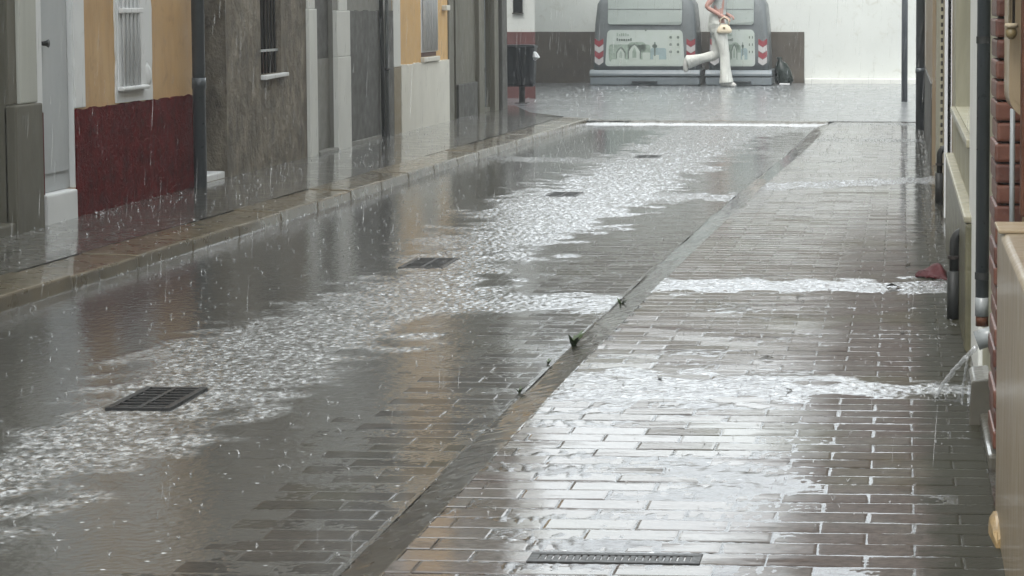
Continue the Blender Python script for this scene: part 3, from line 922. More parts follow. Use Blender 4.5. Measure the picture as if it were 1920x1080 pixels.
# --- house D: grey cement with pale jambs
D = empty('house', (XL, 22.0, 0.1), 'dark grey painted house front with two pale vertical jambs', 'house', 'houses along the left sidewalk')
YD0, YD1 = 20.245, 23.72
facade(D, XL, 1, YD0, YD1, 6.5, [(20.535, 21.21, 0.12, 2.5)], M['greymid'], depth=0.10)
roof(D, XL, 1, YD0, YD1, 6.5)
part('jamb', M['frame_grey'], D, (XL - 0.02, XL + 0.03, 20.25, 20.53, zb, 1.41), (XL - 0.02, XL + 0.018, 20.27, 20.51, 1.412, 6.4), bevel=0.008)
part('jamb', M['frame_grey'], D, (XL - 0.02, XL + 0.045, 21.22, 21.735, zb, 0.96), (XL - 0.02, XL + 0.042, 21.222, 21.733, 0.962, 1.39), (XL - 0.02, XL + 0.018, 21.42, 21.72, 1.392, 6.4), bevel=0.008)
d = part('door', M['greydark'], D, (XL - 0.09, XL - 0.04, 20.54, 21.205, 0.955, 2.49), bevel=0.004)
part('door_lower_leaf', M['greymid'], d, (XL - 0.09, XL - 0.035, 20.54, 21.205, 0.125, 0.953), bevel=0.004)
part('doorstep', M['greymid'], D, (XL - 0.08, XL + 0.05, 20.535, 21.215, zb, 0.125), bevel=0.01)
dado(D, 21.738, 23.10, 1.385, M['greydark'], xo=0.012, n=30, wob=0.008, z0=0.14)
part('plinth', M['greymid'], D, (XL - 0.02, XL + 0.022, 21.738, 23.30, zb, 0.138), bevel=0.008)
part('dado', M['greydark'], D, (XL - 0.02, XL + 0.018, 23.40, 23.715, zb, 1.385), bevel=0.004)
pd = empty('conduit', (XL + 0.03, 23.15, zb), 'dark iron pipe on the grey painted house front', 'pipe')
MB().tube([(XL + 0.035, 23.13, zb + 0.02), (XL + 0.035, 23.12, 0.8), (XL + 0.03, 23.10, 1.5), (XL + 0.03, 23.10, 3)], 0.022, 10).build('pipe', M['pipe_dark'], pd, smooth=True)
pd = empty('conduit', (XL + 0.03, 23.33, zb), 'thin white vertical pipe at the edge of the grey house', 'pipe')
MB().tube([(XL + 0.035, 23.34, zb + 0.02), (XL + 0.035, 23.34, 5)], 0.018, 10).build('pipe', M['pvc'], pd, smooth=True)
part('clip', M['iron'], pd, (XL, XL + 0.06, 23.31, 23.46, 0.78, 0.80), bevel=0.002)

# --- house E: orange, cream base
Eh = empty('house', (XL, 25.3, 0.1), 'orange house with cream base and tall white barred window', 'house', 'houses along the left sidewalk')
YE0, YE1 = 23.73, 26.98
facade(Eh, XL, 1, YE0, YE1, 7.1, [(25.17, 25.99, 0.87, 2.4)], M['orange'], depth=0.12)
roof(Eh, XL, 1, YE0, YE1, 7.1)
part('corner_strip', M['frame_grey'], Eh, (XL - 0.02, XL + 0.014, 23.735, 24.07, 0.80, 7.0), bevel=0.004)
part('corner_strip', M['beige'], Eh, (XL - 0.02, XL + 0.016, 23.735, 24.07, zb, 0.795), bevel=0.004)
dado(Eh, 24.08, 26.66, 0.812, M['cream'], xo=0.02, n=50, wob=0.008)
part('corner_strip', M['greystone'], Eh, (XL - 0.02, XL + 0.016, 26.67, 26.975, zb, 7.0), bevel=0.01)
win = part('window', M['white_metal'], Eh, (XL - 0.03, XL + 0.004, 25.165, 25.995, 0.92, 2.398))
for i in range(6):
    yy = 25.24 + i * 0.135
    MB().tube([(XL + 0.022, yy, 0.93), (XL + 0.022, yy, 2.39)], 0.018, 8).build('bar', M['white_metal'], win, smooth=True)
part('sill', M['cream'], win, (XL - 0.1, XL + 0.045, 25.15, 26.01, 0.815, 0.868), bevel=0.008)
part('lower_rail', M['rust'], win, (XL - 0.03, XL + 0.002, 25.172, 25.988, 0.872, 0.918), bevel=0.003)
part('lamp_bracket', M['cream'], Eh, (XL - 0.01, XL + 0.06, 26.35, 26.55, 1.38, 1.44), bevel=0.01)

# --- house F: dark grey brown with pilasters
Fh = empty('house', (XL, 28.6, 0.1), 'dark grey brown end house with stone pilasters beside the litter bin', 'house', 'houses along the left sidewalk')
YF0, YF1 = 26.99, 30.3
facade(Fh, XL, 1, YF0, YF1, 6.9, [(27.02, 27.16, 0.1, 6.0), (29.05, 29.42, 0.14, 2.5)], M['greystone'], depth=0.14)
roof(Fh, XL, 1, YF0, YF1, 6.9)
part('shadow_gap_board', M['dark'], Fh, (XL - 0.15, XL - 0.12, 27.02, 27.16, 0.1, 6.0), bevel=0.003)  # near-black board carries the gap's shade in its colour
part('plinth', M['greydark'], Fh, (XL - 0.02, XL + 0.03, 27.18, 28.40, zb, 0.50), bevel=0.01)
part('pilaster', M['greystone'], Fh, (XL - 0.02, XL + 0.05, 28.42, 28.78, zb, 6.8), bevel=0.012)
d = part('door', M['bin_body'], Fh, (XL - 0.12, XL - 0.05, 29.055, 29.415, 0.145, 2.495), bevel=0.004)
MB().tube([(XL - 0.05, 29.12, 0.62), (XL - 0.01, 29.12, 0.62)], 0.025, 10).build('door_knob', M['pipe_dark'], d, smooth=True)
part('pilaster', M['greystone'], Fh, (XL - 0.02, XL + 0.06, 29.45, 29.75, zb, 6.8), bevel=0.012)
part('column', M['greydark'], Fh, (XL - 0.02, XL + 0.08, 29.9, 30.29, zb, 6.8), bevel=0.02)

# --- white corner building past the side street
G = empty('corner_building', (-5.44, 34.3, 0), 'white corner building with maroon base behind the litter bin', 'building')
mb = MB()
mb.prism([(-13, 34.3), (-5.44, 34.3), (-6.9, 42.0), (-13, 42.0)], 'z', 0.0, 6.5)
mb.build('wall', M['farwall'], G)
mb = MB()
mb.prism([(-13, 34.285), (-5.436, 34.285), (-5.45, 34.38), (-13, 34.38)], 'z', 0.03, 1.04)
mb.build('dado', M['maroon'], G)
w = part('window', M['glass'], G, (-5.76, -5.62, 34.27, 34.31, 1.32, 2.1), bevel=0.004)
part('frame', M['greydark'], w, (-5.775, -5.605, 34.262, 34.29, 1.305, 1.325), bevel=0.003)

# --- wall across the end
H = empty('end_wall', (-3, 41.2, 0), 'tall old white wall across the end of the street', 'wall')
mb = MB()
mb.box(-40, 40, 41.2, 44, 0, 5.3)
mb.build('wall', M['farwall'], H)
part('dado', M['fardado'], H, (-12, -1.715, 41.185, 41.3, 0.03, 0.962), bevel=0.004)
part('base_step', M['frame_grey'], H, (-1.70, 12, 41.0, 41.25, 0.03, 0.135), bevel=0.01)
part('reflection_band', M['uppergrey'], H, (-40, 40, 41.17, 41.4, 2.75, 5.28), bevel=0.01)  # unseen band, added to darken the wall's reflection in the paving
part('coping', M['cream'], H, (-40, 40, 41.12, 44.05, 5.3, 5.4), bevel=0.01)

# --- right hand side
XR = WALL_R
R1 = empty('house', (0.36, 6.8, 0.04), 'near tan house front with red brick pilaster at the right edge', 'house', 'houses along the right wall')
facade(R1, 0.365, -1, 2.0, 7.42, 6.5, [], M['tan'], z0=0.0)
part('roof', M['roof'], R1, (0.3, 6.4, 2.0, 7.42, 6.503, 6.62), bevel=0.02)
part('pilaster_core', M['mortar'], R1, (0.305, 0.37, 7.04, 7.40, 0.05, 3.2), bevel=0.002)
z = 0.10
i = 0
while z < 2.3:
    hgt = 0.0625
    dx = random.uniform(-0.004, 0.004)
    MB().box(0.285 + dx, 0.369, 7.0 + random.uniform(-.004, .004), 7.39, z, z + hgt - 0.006).build('brick', M['redbrick' if random.random() < 0.6 else 'redbrick_b'], R1, bevel=0.009)
    z += hgt
    i += 1
# rounded plaster board over the pilaster, with rust coloured edge strip
mb = MB()
pl = [(0.300 + 0.07 - 0.07 * math.cos(a), 1.13 + 0.07 - 0.07 * math.sin(a)) for a in np.linspace(0, math.pi / 2, 8)]
mb.prism([(0.300, 3.0)] + pl + [(0.365, 1.13), (0.365, 3.0)], 'y', 6.48, 6.80)
mb.build('render_band', M['tan'], R1)
part('edge_strip', M['rust'], R1, (0.328, 0.368, 6.34, 6.42, 0.87, 3.0), bevel=0.006)
MB().tube([(0.332, 6.93, 0.60), (0.332, 6.93, 1.14)], 0.008, 8).build('cable_conduit', M['pvc'], R1, smooth=True)

pl = empty('plinth_block', (0.4, 5.4, 0.04), 'wide tan rendered plinth block at the lower right edge', 'plinth')
mb = MB()
mb.prism([(0.262, 0.0), (0.262, 0.840), (0.274, 0.852), (0.70, 0.856), (0.70, 0.0)], 'y', 3.0, 6.28)
mb.build('block', M['tan_plinth'], pl, bevel=0.006)
mb = MB()
mb.box(0.255, 0.70, 6.05, 6.295, 0.853, 0.862)
mb.build('cement_cap', M['tan'], pl, bevel=0.003)

b = empty('blind_pull', (0.303, 6.44, 1.35), 'small wooden ball hanging on a cord by the tan wall', 'blind pull')
bm = bmesh.new()
bmesh.ops.create_uvsphere(bm, u_segments=20, v_segments=14, radius=0.0165)
for v in bm.verts:
    v.co.z *= 1.15
    v.co += Vector((0.303, 6.44, 1.372))
me = bpy.data.meshes.new('ball')
bm.to_mesh(me)
bm.free()
for p_ in me.polygons:
    p_.use_smooth = True
me.materials.append(M['brass'])
o = bpy.data.objects.new('ball', me)
col.objects.link(o)
o.parent = b
o.matrix_parent_inverse = Matrix.Translation(-Vector(b.location))
MB().tube([(0.303, 6.44, 1.386), (0.303, 6.44, 1.398)], [0.02, 0.017], 12).build('collar', M['rope'], b, smooth=True)
MB().tube([(0.299, 6.44, 1.395), (0.299, 6.44, 2.6)], 0.004, 8).build('cord', M['rope'], b, smooth=True)
MB().tube([(0.309, 6.44, 1.395), (0.310, 6.44, 2.6)], 0.004, 8).build('cord', M['iron'], b, smooth=True)

R2 = empty('house', (XR, 10.5, 0.04), 'greenish cream plaster house with mossy base behind the downpipe', 'house', 'houses along the right wall')
facade(R2, 0.305, -1, 7.43, 13.6, 6.6, [(10.1, 13.0, 0.88, 2.4)], M['greenplaster'], z0=0.0, depth=0.10)
part('roof', M['roof'], R2, (0.25, 6.4, 7.45, 13.6, 6.603, 6.72), bevel=0.02)
part('window', M['glass'], R2, (0.395, 0.42, 10.1, 13.0, 0.88, 2.4))
part('sill', M['dirtycream'], R2, (0.280, 0.40, 9.95, 13.2, 0.835, 0.872), bevel=0.006)
part('plinth', M['dirtyplinth'], R2, (0.262, 0.31, 9.4, 13.55, 0.0, 0.56), bevel=0.014)
part('plinth_ledge', M['dirtycream'], R2, (0.257, 0.31, 9.42, 13.5, 0.562, 0.59), bevel=0.008)
part('pilaster', M['frame_grey'], R2, (0.288, 0.32, 8.55, 9.75, 0.0, 6.5), bevel=0.01)
part('base_ledge', M['concrete'], R2, (0.268, 0.37, 7.0, 8.5, 0.0, 0.085), bevel=0.012)

dp = empty('downpipe', (0.285, 8.0, 0.3), 'tall dark grey downpipe beside the brick pilaster', 'pipe')
MB().tube([(0.283, 8.0, 0.44), (0.285, 8.0, 6.4)], 0.0235, 18).build('pipe', M['pipe'], dp, smooth=True)
for zz in (0.515, 1.328):
    MB().tube([(0.284, 8.0, zz - 0.012), (0.284, 8.0, zz + 0.012)], 0.027, 18).build('bracket', M['pipe_dark'], dp)
    part('bracket_arm', M['pipe_dark'], dp, (0.29, 0.34, 7.985, 8.015, zz - 0.006, zz + 0.006), bevel=0.002)
MB().tube([(0.283, 8.0, 0.375), (0.283, 8.0, 0.44)], 0.0245, 18).build('pale_coupling', M['pvc'], dp, smooth=True)
MB().tube([(0.283, 8.0, 0.34), (0.283, 8.0, 0.38)], 0.022, 18).build('pipe_end', M['rust'], dp, smooth=True)
spo = empty('spout', (0.29, 7.95, 0.25), 'pale grey plastic spout below the downpipe', 'pipe')
MB().tube([(0.335, 7.93, 0.322), (0.30, 7.93, 0.312), (0.262, 7.93, 0.298)], [0.034, 0.034, 0.034], 18).build('spout_pipe', M['pvc'], spo, smooth=True)
# jet of water leaving the spout
def jet(pts, rad, seed):
    r = random.Random(seed)
    mb = MB()
    n = 26
    P3 = []
    for i in range(n):
        t_ = i / (n - 1)
        a, b_, c = [Vector(p) for p in pts]
        p = a * (1 - t_) ** 2 + b_ * 2 * t_ * (1 - t_) + c * t_ * t_
        P3.append(p + Vector((r.uniform(-1, 1), r.uniform(-1, 1), r.uniform(-1, 1))) * 0.0022)
    mb.tube(P3, [rad * r.uniform(0.6, 1.2) for _ in P3], 8)
    return mb
j = empty('water_jet', (0.2, 8.2, 0.05), 'white jet of rain water pouring from the pale spout', 'water jet')
jet([(0.262, 7.93, 0.275), (0.20, 8.05, 0.20), (0.125, 8.25, 0.05)], 0.0085, 1).build('stream', M['drops'], j, smooth=True)
jet([(0.235, 7.98, 0.235), (0.222, 8.05, 0.15), (0.218, 8.1, 0.05)], 0.005, 2).build('stream', M['drops'], j, smooth=True)
blk = MB()
blk.prism([(0.232, 0.03), (0.238, 0.185), (0.247, 0.195), (0.345, 0.205), (0.345, 0.03)], 'y', 7.72, 8.02)
tag(blk.build('concrete_block', M['concrete'], bevel=0.006), 'small wet concrete block under the downpipe spout', 'block')
st = MB()
_r = random.Random(12)
st.loft([[(0.265 - (0.028 * k_) * max(0, math.cos(a)) + 0.012 * max(0, -math.cos(a)) + _r.uniform(-.002, .002), yy, 0.045 + 0.05 * k_ * math.sin(a) + _r.uniform(-.004, .004)) for a in np.linspace(0, 2 * math.pi, 12)[:-1]] for yy, k_ in ((5.95, .5), (6.02, .8), (6.12, 1.0), (6.2, .9), (6.27, .6), (6.3, .25))])
tag(st.build('stone', M['stone']), 'broken tan stone at the foot of the plinth block', 'stone')

def stub(y, x, label):
    e = empty('drain_stub', (x, y, 0.04), label, 'pipe', 'short drain stubs along the right wall')
    MB().tube([(x, y, 0.03), (x, y, 0.26)], 0.028, 16).build('lower_pipe', M['pipe_dark'], e, smooth=True)
    pts = [(x + 0.002, y, 0.255), (x + 0.002, y, 0.38)]
    for a in np.linspace(0, math.pi / 2, 6):
        pts.append((x + 0.002 + 0.055 * (1 - math.cos(a)), y, 0.385 + 0.055 * math.sin(a)))
    pts.append((x + 0.12, y, 0.44))
    MB().tube(pts, 0.021, 14).build('elbow', M['pipe_dark'], e, smooth=True)
    MB().tube([(x + 0.002, y, 0.315), (x + 0.002, y, 0.33)], 0.029, 14).build('collar', M['iron'], e)
stub(10.35, 0.238, 'short dark drain stub with bent top nearest the red cloth')
stub(16.4, 0.272, 'short dark drain stub with bent top farther up the right wall')

R3 = empty('house', (XR, 16.5, 0.04), 'far right house front with white door frame and beaded door curtain', 'house', 'houses along the right wall')
facade(R3, 0.305, -1, 13.61, 20.5, 6.4, [(14.0, 15.2, 0.1, 2.3)], M['tan'], z0=0.0, depth=0.12)
part('roof', M['roof'], R3, (0.25, 6.4, 13.61, 20.5, 6.403, 6.52), bevel=0.02)
part('door', M['dark_wood'], R3, (0.40, 0.43, 14.0, 15.2, 0.1, 2.3))
part('door_frame', M['white_metal'], R3, (0.285, 0.35, 15.2, 15.32, 0.05, 2.4), (0.29, 0.35, 15.34, 15.5, 0.05, 2.4), bevel=0.006)
cur = MB()
for k_ in range(38):
    zz = 0.42 + k_ * 0.05
    cur.tube([(0.296, 14.0, zz), (0.309, 14.0, zz + 0.046)], 0.006, 6)
    cur.tube([(0.309, 14.02, zz), (0.296, 14.02, zz + 0.046)], 0.006, 6)
cur.build('bead_strand', M['iron'], R3)
part('curtain_rail', M['white_metal'], R3, (0.30, 0.312, 13.99, 14.03, 0.42, 2.35), bevel=0.002)
part('wall_step', M['greenplaster'], R3, (0.28, 0.31, 16.8, 18.6, 0.04, 6.2), bevel=0.01)
cur = MB()
for k_ in range(34):
    zz = 0.3 + k_ * 0.055
    cur.tube([(0.290, 16.6, zz), (0.290, 16.6, zz + 0.03)], 0.008, 6)
cur.build('bead_strand', M['iron'], R3)
R4 = empty('house', (XR, 23.5, 0.04), 'farthest right house front in tan plaster beside the dark downpipe', 'house', 'houses along the right wall')
facade(R4, 0.275, -1, 20.51, 27.0, 6.6, [], M['tan'], z0=0.0)
part('roof', M['roof'], R4, (0.22, 6.4, 20.51, 27.0, 6.603, 6.72), bevel=0.02)
part('plinth', M['greydark'], R4, (0.262, 0.28, 20.55, 26.9, 0.0, 0.75), bevel=0.006)
dp = empty('downpipe', (0.22, 26.0, 0.05), 'thick dark grey downpipe at the far end of the right wall', 'pipe')
MB().tube([(0.215, 26.0, 0.045), (0.212, 26.0, 6.4)], 0.05, 16).build('pipe', M['pipe'], dp, smooth=True)
MB().tube([(0.215, 26.0, 0.68), (0.215, 26.0, 0.74)], 0.055, 16).build('joint_collar', M['pipe'], dp, smooth=True)

post = empty('sign_post', (0.05, 33.5, 0.05), 'slim grey metal post in front of the white end wall', 'post')
MB().tube([(0.05, 33.5, 0.04), (0.05, 33.5, 2.9)], 0.045, 14).build('pole', M['pipe'], post, smooth=True)
MB().tube([(0.05, 33.5, 2.88), (0.05, 33.5, 2.92)], [0.05, 0.02], 14).build('cap', M['pipe_dark'], post, smooth=True)

# ------------------------------------------------------------------ drains
def grate_at(x, y, w, l, zt, label, ang=0, bars=9, rails=1):
    e = empty('drain_grate', (x, y, zt), label, 'drain grate', 'iron drain grates in the paving')
    e.rotation_euler.z = R(ang)
    def p(nm, m, *bx, bevel=0.002):
        mb = MB()
        for b_ in bx:
            mb.box(*b_)
        o = mb.build(nm, m, None, bevel=bevel)
        o.parent = e
        return o
    f = 0.025
    p('pit_shade', M['pit_shade'], (-w / 2 + f, w / 2 - f, -l / 2 + f, l / 2 - f, -0.003, 0.004), bevel=0)  # shallow black slab; the hole's darkness is put into its colour
    p('frame', M['grate'], (-w / 2, -w / 2 + f, -l / 2, l / 2, -0.02, 0.012), (w / 2 - f, w / 2, -l / 2, l / 2, -0.02, 0.012),
      (-w / 2 + f + .001, w / 2 - f - .001, -l / 2, -l / 2 + f, -0.02, 0.0115), (-w / 2 + f + .001, w / 2 - f - .001, l / 2 - f, l / 2, -0.02, 0.0115))
    for i in range(bars):
        yy = -l / 2 + f + (l - 2 * f) * (i + 0.5) / bars
        p('bar', M['grate'], (-w / 2 + f, w / 2 - f, yy - 0.007, yy + 0.007, 0.003, 0.0105))
    for i in range(rails):
        xx = -w / 2 + w * (i + 1) / (rails + 1)
        p('rail', M['grate'], (xx - 0.009, xx + 0.009, -l / 2 + f, l / 2 - f, 0.004, 0.0118))
    return e
grate_at(-2.72, 8.29, 0.235, 0.46, 0.000, 'black iron drain grate nearest the camera in the flooded road', bars=7)
grate_at(-2.63, 12.78, 0.25, 0.50, -0.003, 'iron drain grate halfway up the flooded road, in the choppy stream', bars=7)
grate_at(-2.56, 17.5, 0.25, 0.42, -0.004, 'iron drain grate farther up the road in the white water', bars=9)
grate_at(-2.4, 21.9, 0.24, 0.4, -0.004, 'farthest small iron drain grate in the stream', bars=8)
g = grate_at(-0.72, 5.78, 0.105, 0.44, Z_RIGHT - 0.0093, 'long narrow slotted drain grate in the right brick pavement', ang=90, bars=22, rails=0)

# ------------------------------------------------------------------ waste containers
def container(xa, xb, label):
    W = xb - xa
    y0 = 39.8
    e = empty('waste_container', ((xa + xb) / 2, y0 + 0.6, 0.05), label, 'waste container', 'waste containers at the end wall')
    xm = (xa + xb) / 2
    # base skirt
    part('base_skirt', M['bin_base'], e, (xa, xb, y0, y0 + 1.2, 0.06, 0.20), bevel=0.02)
    mb = MB()
    prof = [(y0 - 0.02, 0.215), (y0 - 0.02, 0.26), (y0 + 0.03, 0.32), (y0 + 1.17, 0.32), (y0 + 1.22, 0.26), (y0 + 1.22, 0.215)]
    mb.prism(prof, 'x', xa - 0.005, xb + 0.005)
    mb.build('base_shoulder', M['bin_base'], e, bevel=0.012)
    # body: tapering side pillars, wider below
    rings = []
    for zz, ins, yi in ((0.305, 0.05, 0.03), (0.6, 0.055, 0.045), (1.1, 0.075, 0.07), (1.45, 0.11, 0.12), (1.62, 0.2, 0.2), (1.70, 0.34, 0.3)):
        rings.append([(px_, py_, zz) for px_, py_ in rounded(xa + ins, xb - ins, y0 + yi, y0 + 1.2 - yi, 0.10, 4)])
    mb = MB()
    mb.loft(rings)
    body = mb.build('body', M['bin_body'], e, smooth=False, bevel=0)
    for p_ in body.data.polygons:
        p_.use_smooth = len(p_.vertices) == 4
    # lid: bulging pale panel between the pillars
    def front(nm, x0, x1, z0, z1, r, d0, d1, m, par, bow=0.0, skew=0.0):
        """rounded panel proud of the body, following its slope; bow lifts the middle of the top edge, skew widens the foot"""
        pts = rounded(x0, x1, z0, z1, r, 5)
        mb = MB()
        A_, B_ = [], []
        for u, w_ in pts:
            k_ = (w_ - z0) / (z1 - z0)
            uu = xm + (u - xm) * (1 + skew * (1 - k_))
            ww = w_ + bow * k_ * (1 - ((u - xm) / (x1 - xm)) ** 2)
            sl_ = y0 + 0.03 + (0.012 + 0.05 * (ww - 0.3)) if ww < 1.1 else y0 + 0.07 + (ww - 1.1) * 0.14
            A_.append((uu, sl_ - d0, ww))
            B_.append((uu, sl_ - d1, ww))
        mb.loft([A_, B_])
        return mb.build(nm, m, par)
    lid = front('lid', xa + 0.31, xb - 0.31, 1.095, 1.60, 0.06, -0.03, 0.035, M['bin_lid'], e, bow=0.02)
    front('lid_fold', xa + 0.315, xb - 0.315, 1.36, 1.37, 0.003, 0.03, 0.040, M['bin_body'], lid)
    pan = front('poster_panel', xa + 0.30, xb - 0.30, 0.385, 1.0, 0.06, -0.02, 0.020, M['poster'], e, bow=0.04, skew=0.06)
    s_ = (W - 0.6) / 1.33
    def mark(nm, m, u0, u1, w0, w1, lvl=0, r=0.01):
        return front(nm, xm + u0 * s_, xm + u1 * s_, w0, w1, min(r, (w1 - w0) / 2.1, (u1 - u0) * s_ / 2.1), 0.018, 0.0225 + 0.0015 * lvl, m, pan)
    # printed picture: green hill, two arches, pale hut, tree, six pictograms, two lines of faded lettering
    mark('print_hill', M['ink_green'], -0.64, 0.10, 0.46, 0.76, 0, 0.05)
    mark('print_hill', M['ink_green'], -0.30, 0.02, 0.62, 0.80, 0, 0.07)
    mark('print_water', M['ink_blue'], 0.10, 0.38, 0.46, 0.70, 0, 0.04)
    mark('print_ground', M['ink_pale'], -0.60, 0.60, 0.40, 0.50, 1, 0.03)
    def shape(nm, m, pts_, lvl):
        mb = MB()
        A_, B_ = [], []
        for u, w_ in pts_:
            sl_ = y0 + 0.03 + 0.012 + 0.05 * (w_ - 0.3)
            A_.append((xm + u * s_, sl_ - 0.018, w_))
            B_.append((xm + u * s_, sl_ - 0.0225 - 0.0015 * lvl, w_))
        mb.loft([A_, B_])
        mb.build(nm, m, pan)
    for u0, wd, hh in ((-0.50, 0.15, 0.20), (-0.29, 0.21, 0.26)):
        def arch(k_, z0_, z1_):
            c_ = u0 + wd / 2
            return [(c_ - wd / 2 * k_, z0_), (c_ + wd / 2 * k_, z0_), (c_ + wd / 2 * k_, z0_ + (z1_ - z0_) * 0.55), (c_ + wd / 4 * k_, z0_ + (z1_ - z0_) * 0.85), (c_, z1_), (c_ - wd / 4 * k_, z0_ + (z1_ - z0_) * 0.85), (c_ - wd / 2 * k_, z0_ + (z1_ - z0_) * 0.55)]
        shape('print_arch_roof', M['ink_dark'], arch(1.12, 0.52, 0.52 + hh), 1)
        shape('print_arch', M['ink_pale'], arch(0.9, 0.50, 0.49 + hh), 2)
        shape('print_arch_opening', M['ink_green'], arch(0.35, 0.53, 0.45 + hh), 3)
    mark('print_hut', M['ink_pale'], -0.04, 0.09, 0.50, 0.62, 1, 0.01)
    mark('print_tree_trunk', M['ink_dark'], 0.165, 0.19, 0.56, 0.80, 2, 0.005)
    mark('print_tree_crown', M['ink_dark'], 0.13, 0.22, 0.70, 0.76, 2, 0.03)
    mark('print_hut', M['ink_pale'], 0.15, 0.25, 0.50, 0.58, 1, 0.01)
    for r_ in range(3):
        for c_ in range(2):
            u0, w0 = 0.40 + c_ * 0.13, 0.58 + r_ * 0.125
            q = mark('print_pictogram_tile', M['ink_pale'], u0, u0 + 0.115, w0, w0 + 0.105, 1, 0.01)
            mark('print_pictogram', M['ink_dark'], u0 + 0.035, u0 + 0.08, w0 + 0.03, w0 + 0.075, 2, 0.015)
    for row_, w0 in ((0, 0.905), (1, 0.82)):
        u0 = -0.50
        for i in range(6 if row_ == 0 else 7):
            wd = random.uniform(0.018, 0.032)
            mark('print_lettering', M['ink_green' if row_ == 0 else 'ink_dark'], u0, u0 + wd, w0, w0 + random.choice((0.035, 0.05)), 2, 0.004)
            u0 += wd + 0.014
    mark('latch', M['ink_dark'], 0.0, 0.03, 0.99, 1.04, 2, 0.008)
    # red and white chevrons on the pillars
    for side_, cx_ in ((-1, xa + 0.155), (1, xb - 0.155)):
        for i in range(4):
            m = M['sig_red'] if i % 2 else M['sig_white']
            z0 = 0.40 + i * 0.105
            mb = MB()
            fv = []
            for dd in (0.0, 0.012):
                for u, w_ in ((-0.075, 0.05), (0, 0.0), (0.075, 0.05), (0.075, 0.15), (0, 0.10), (-0.075, 0.15)):
                    w2 = z0 + w_ - 0.002 * (1 if w_ > .06 else 0)
                    fv.append((cx_ + u, y0 + 0.03 + 0.012 + 0.05 * (w2 - 0.3) - 0.004 - dd, w2))
            mb.add(fv, [(0, 1, 2, 3, 4, 5)[::-1], (6, 7, 8, 9, 10, 11)] + [(i_, (i_ + 1) % 6, (i_ + 1) % 6 + 6, i_ + 6) for i_ in range(6)])
            mb.build('chevron', m, e)
    part('pedal', M['bin_dark'], e, (xm - 0.22, xm + 0.22, y0 - 0.05, y0 + 0.02, 0.1, 0.13), bevel=0.008)
    return e
container(-5.36, -3.46, 'grey waste container with printed panel left of the walking person')
container(-3.36, -2.22 + 0.0, 'grey waste container partly hidden behind the walking person')

# dark green sack beside the container
def blob(rings, n, jit, seed):
    r = random.Random(seed)
    out = []
    for cx_, cy_, cz_, rx_, ry_ in rings:
        out.append([(cx_ + rx_ * math.cos(2 * math.pi * i / n) * r.uniform(1 - jit, 1 + jit), cy_ + ry_ * math.sin(2 * math.pi * i / n) * r.uniform(1 - jit, 1 + jit), cz_ + r.uniform(-jit, jit) * 0.05) for i in range(n)])
    return out
mb = MB()
mb.loft(blob([(-2.03, 40.3, 0.05, 0.12, 0.12), (-2.03, 40.3, 0.12, 0.16, 0.15), (-2.05, 40.3, 0.3, 0.15, 0.14), (-2.08, 40.3, 0.42, 0.1, 0.1), (-2.10, 40.3, 0.48, 0.03, 0.03), (-2.11, 40.3, 0.53, 0.05, 0.05)], 14, 0.14, 3))
o = mb.build('rubbish_sack', M['sack'], smooth=True)
tag(o, 'dark green rubbish sack at the foot of the right container', 'rubbish sack')
mb = MB()
mb.box(-2.10, -1.92, 40.05, 40.15, 0.055, 0.085)
tag(mb.build('paper_scrap', M['paper'], bevel=0.008), 'pale paper scrap lying in front of the green sack', 'paper')

# litter bin
lb = empty('litter_bin', (-5.38, 32.6, 0.05), 'dark plastic litter bin on a post by the corner building', 'litter bin')
mb = MB()
rings = []
for zz, k_ in ((0.29, 0.86), (0.33, 0.93), (0.6, 0.97), (0.82, 1.0), (0.86, 1.0), (0.88, 0.97)):
    rings.append([(px_, py_, zz) for px_, py_ in rounded(-5.395 - 0.235 * k_, -5.395 + 0.235 * k_, 32.60 - 0.16 * k_, 32.60 + 0.16 * k_, 0.06, 5)])
mb.loft(rings)
mb.build('body', M['litter'], lb, smooth=False)
part('rim', M['litter'], lb, (-5.64, -5.15, 32.43, 32.77, 0.835, 0.868), bevel=0.014)
part('front_rib', M['litter'], lb, (-5.40, -5.35, 32.425, 32.45, 0.31, 0.83), bevel=0.008)
MB().tube([(-5.36, 32.6, 0.04), (-5.36, 32.6, 0.3)], 0.042, 12).build('post', M['pipe_dark'], lb, smooth=True)
part('foot_plate', M['pipe_dark'], lb, (-5.45, -5.27, 32.5, 32.7, 0.048, 0.06), bevel=0.003)
mb = MB()
mb.loft(blob([(-5.17, 32.5, 0.66, 0.02, 0.03), (-5.15, 32.5, 0.70, 0.06, 0.06), (-5.17, 32.5, 0.76, 0.05, 0.05), (-5.19, 32.5, 0.80, 0.02, 0.02)], 9, 0.3, 8))
tag(mb.build('paper_scrap', M['paper']), 'crumpled white paper sticking out of the litter bin', 'paper')

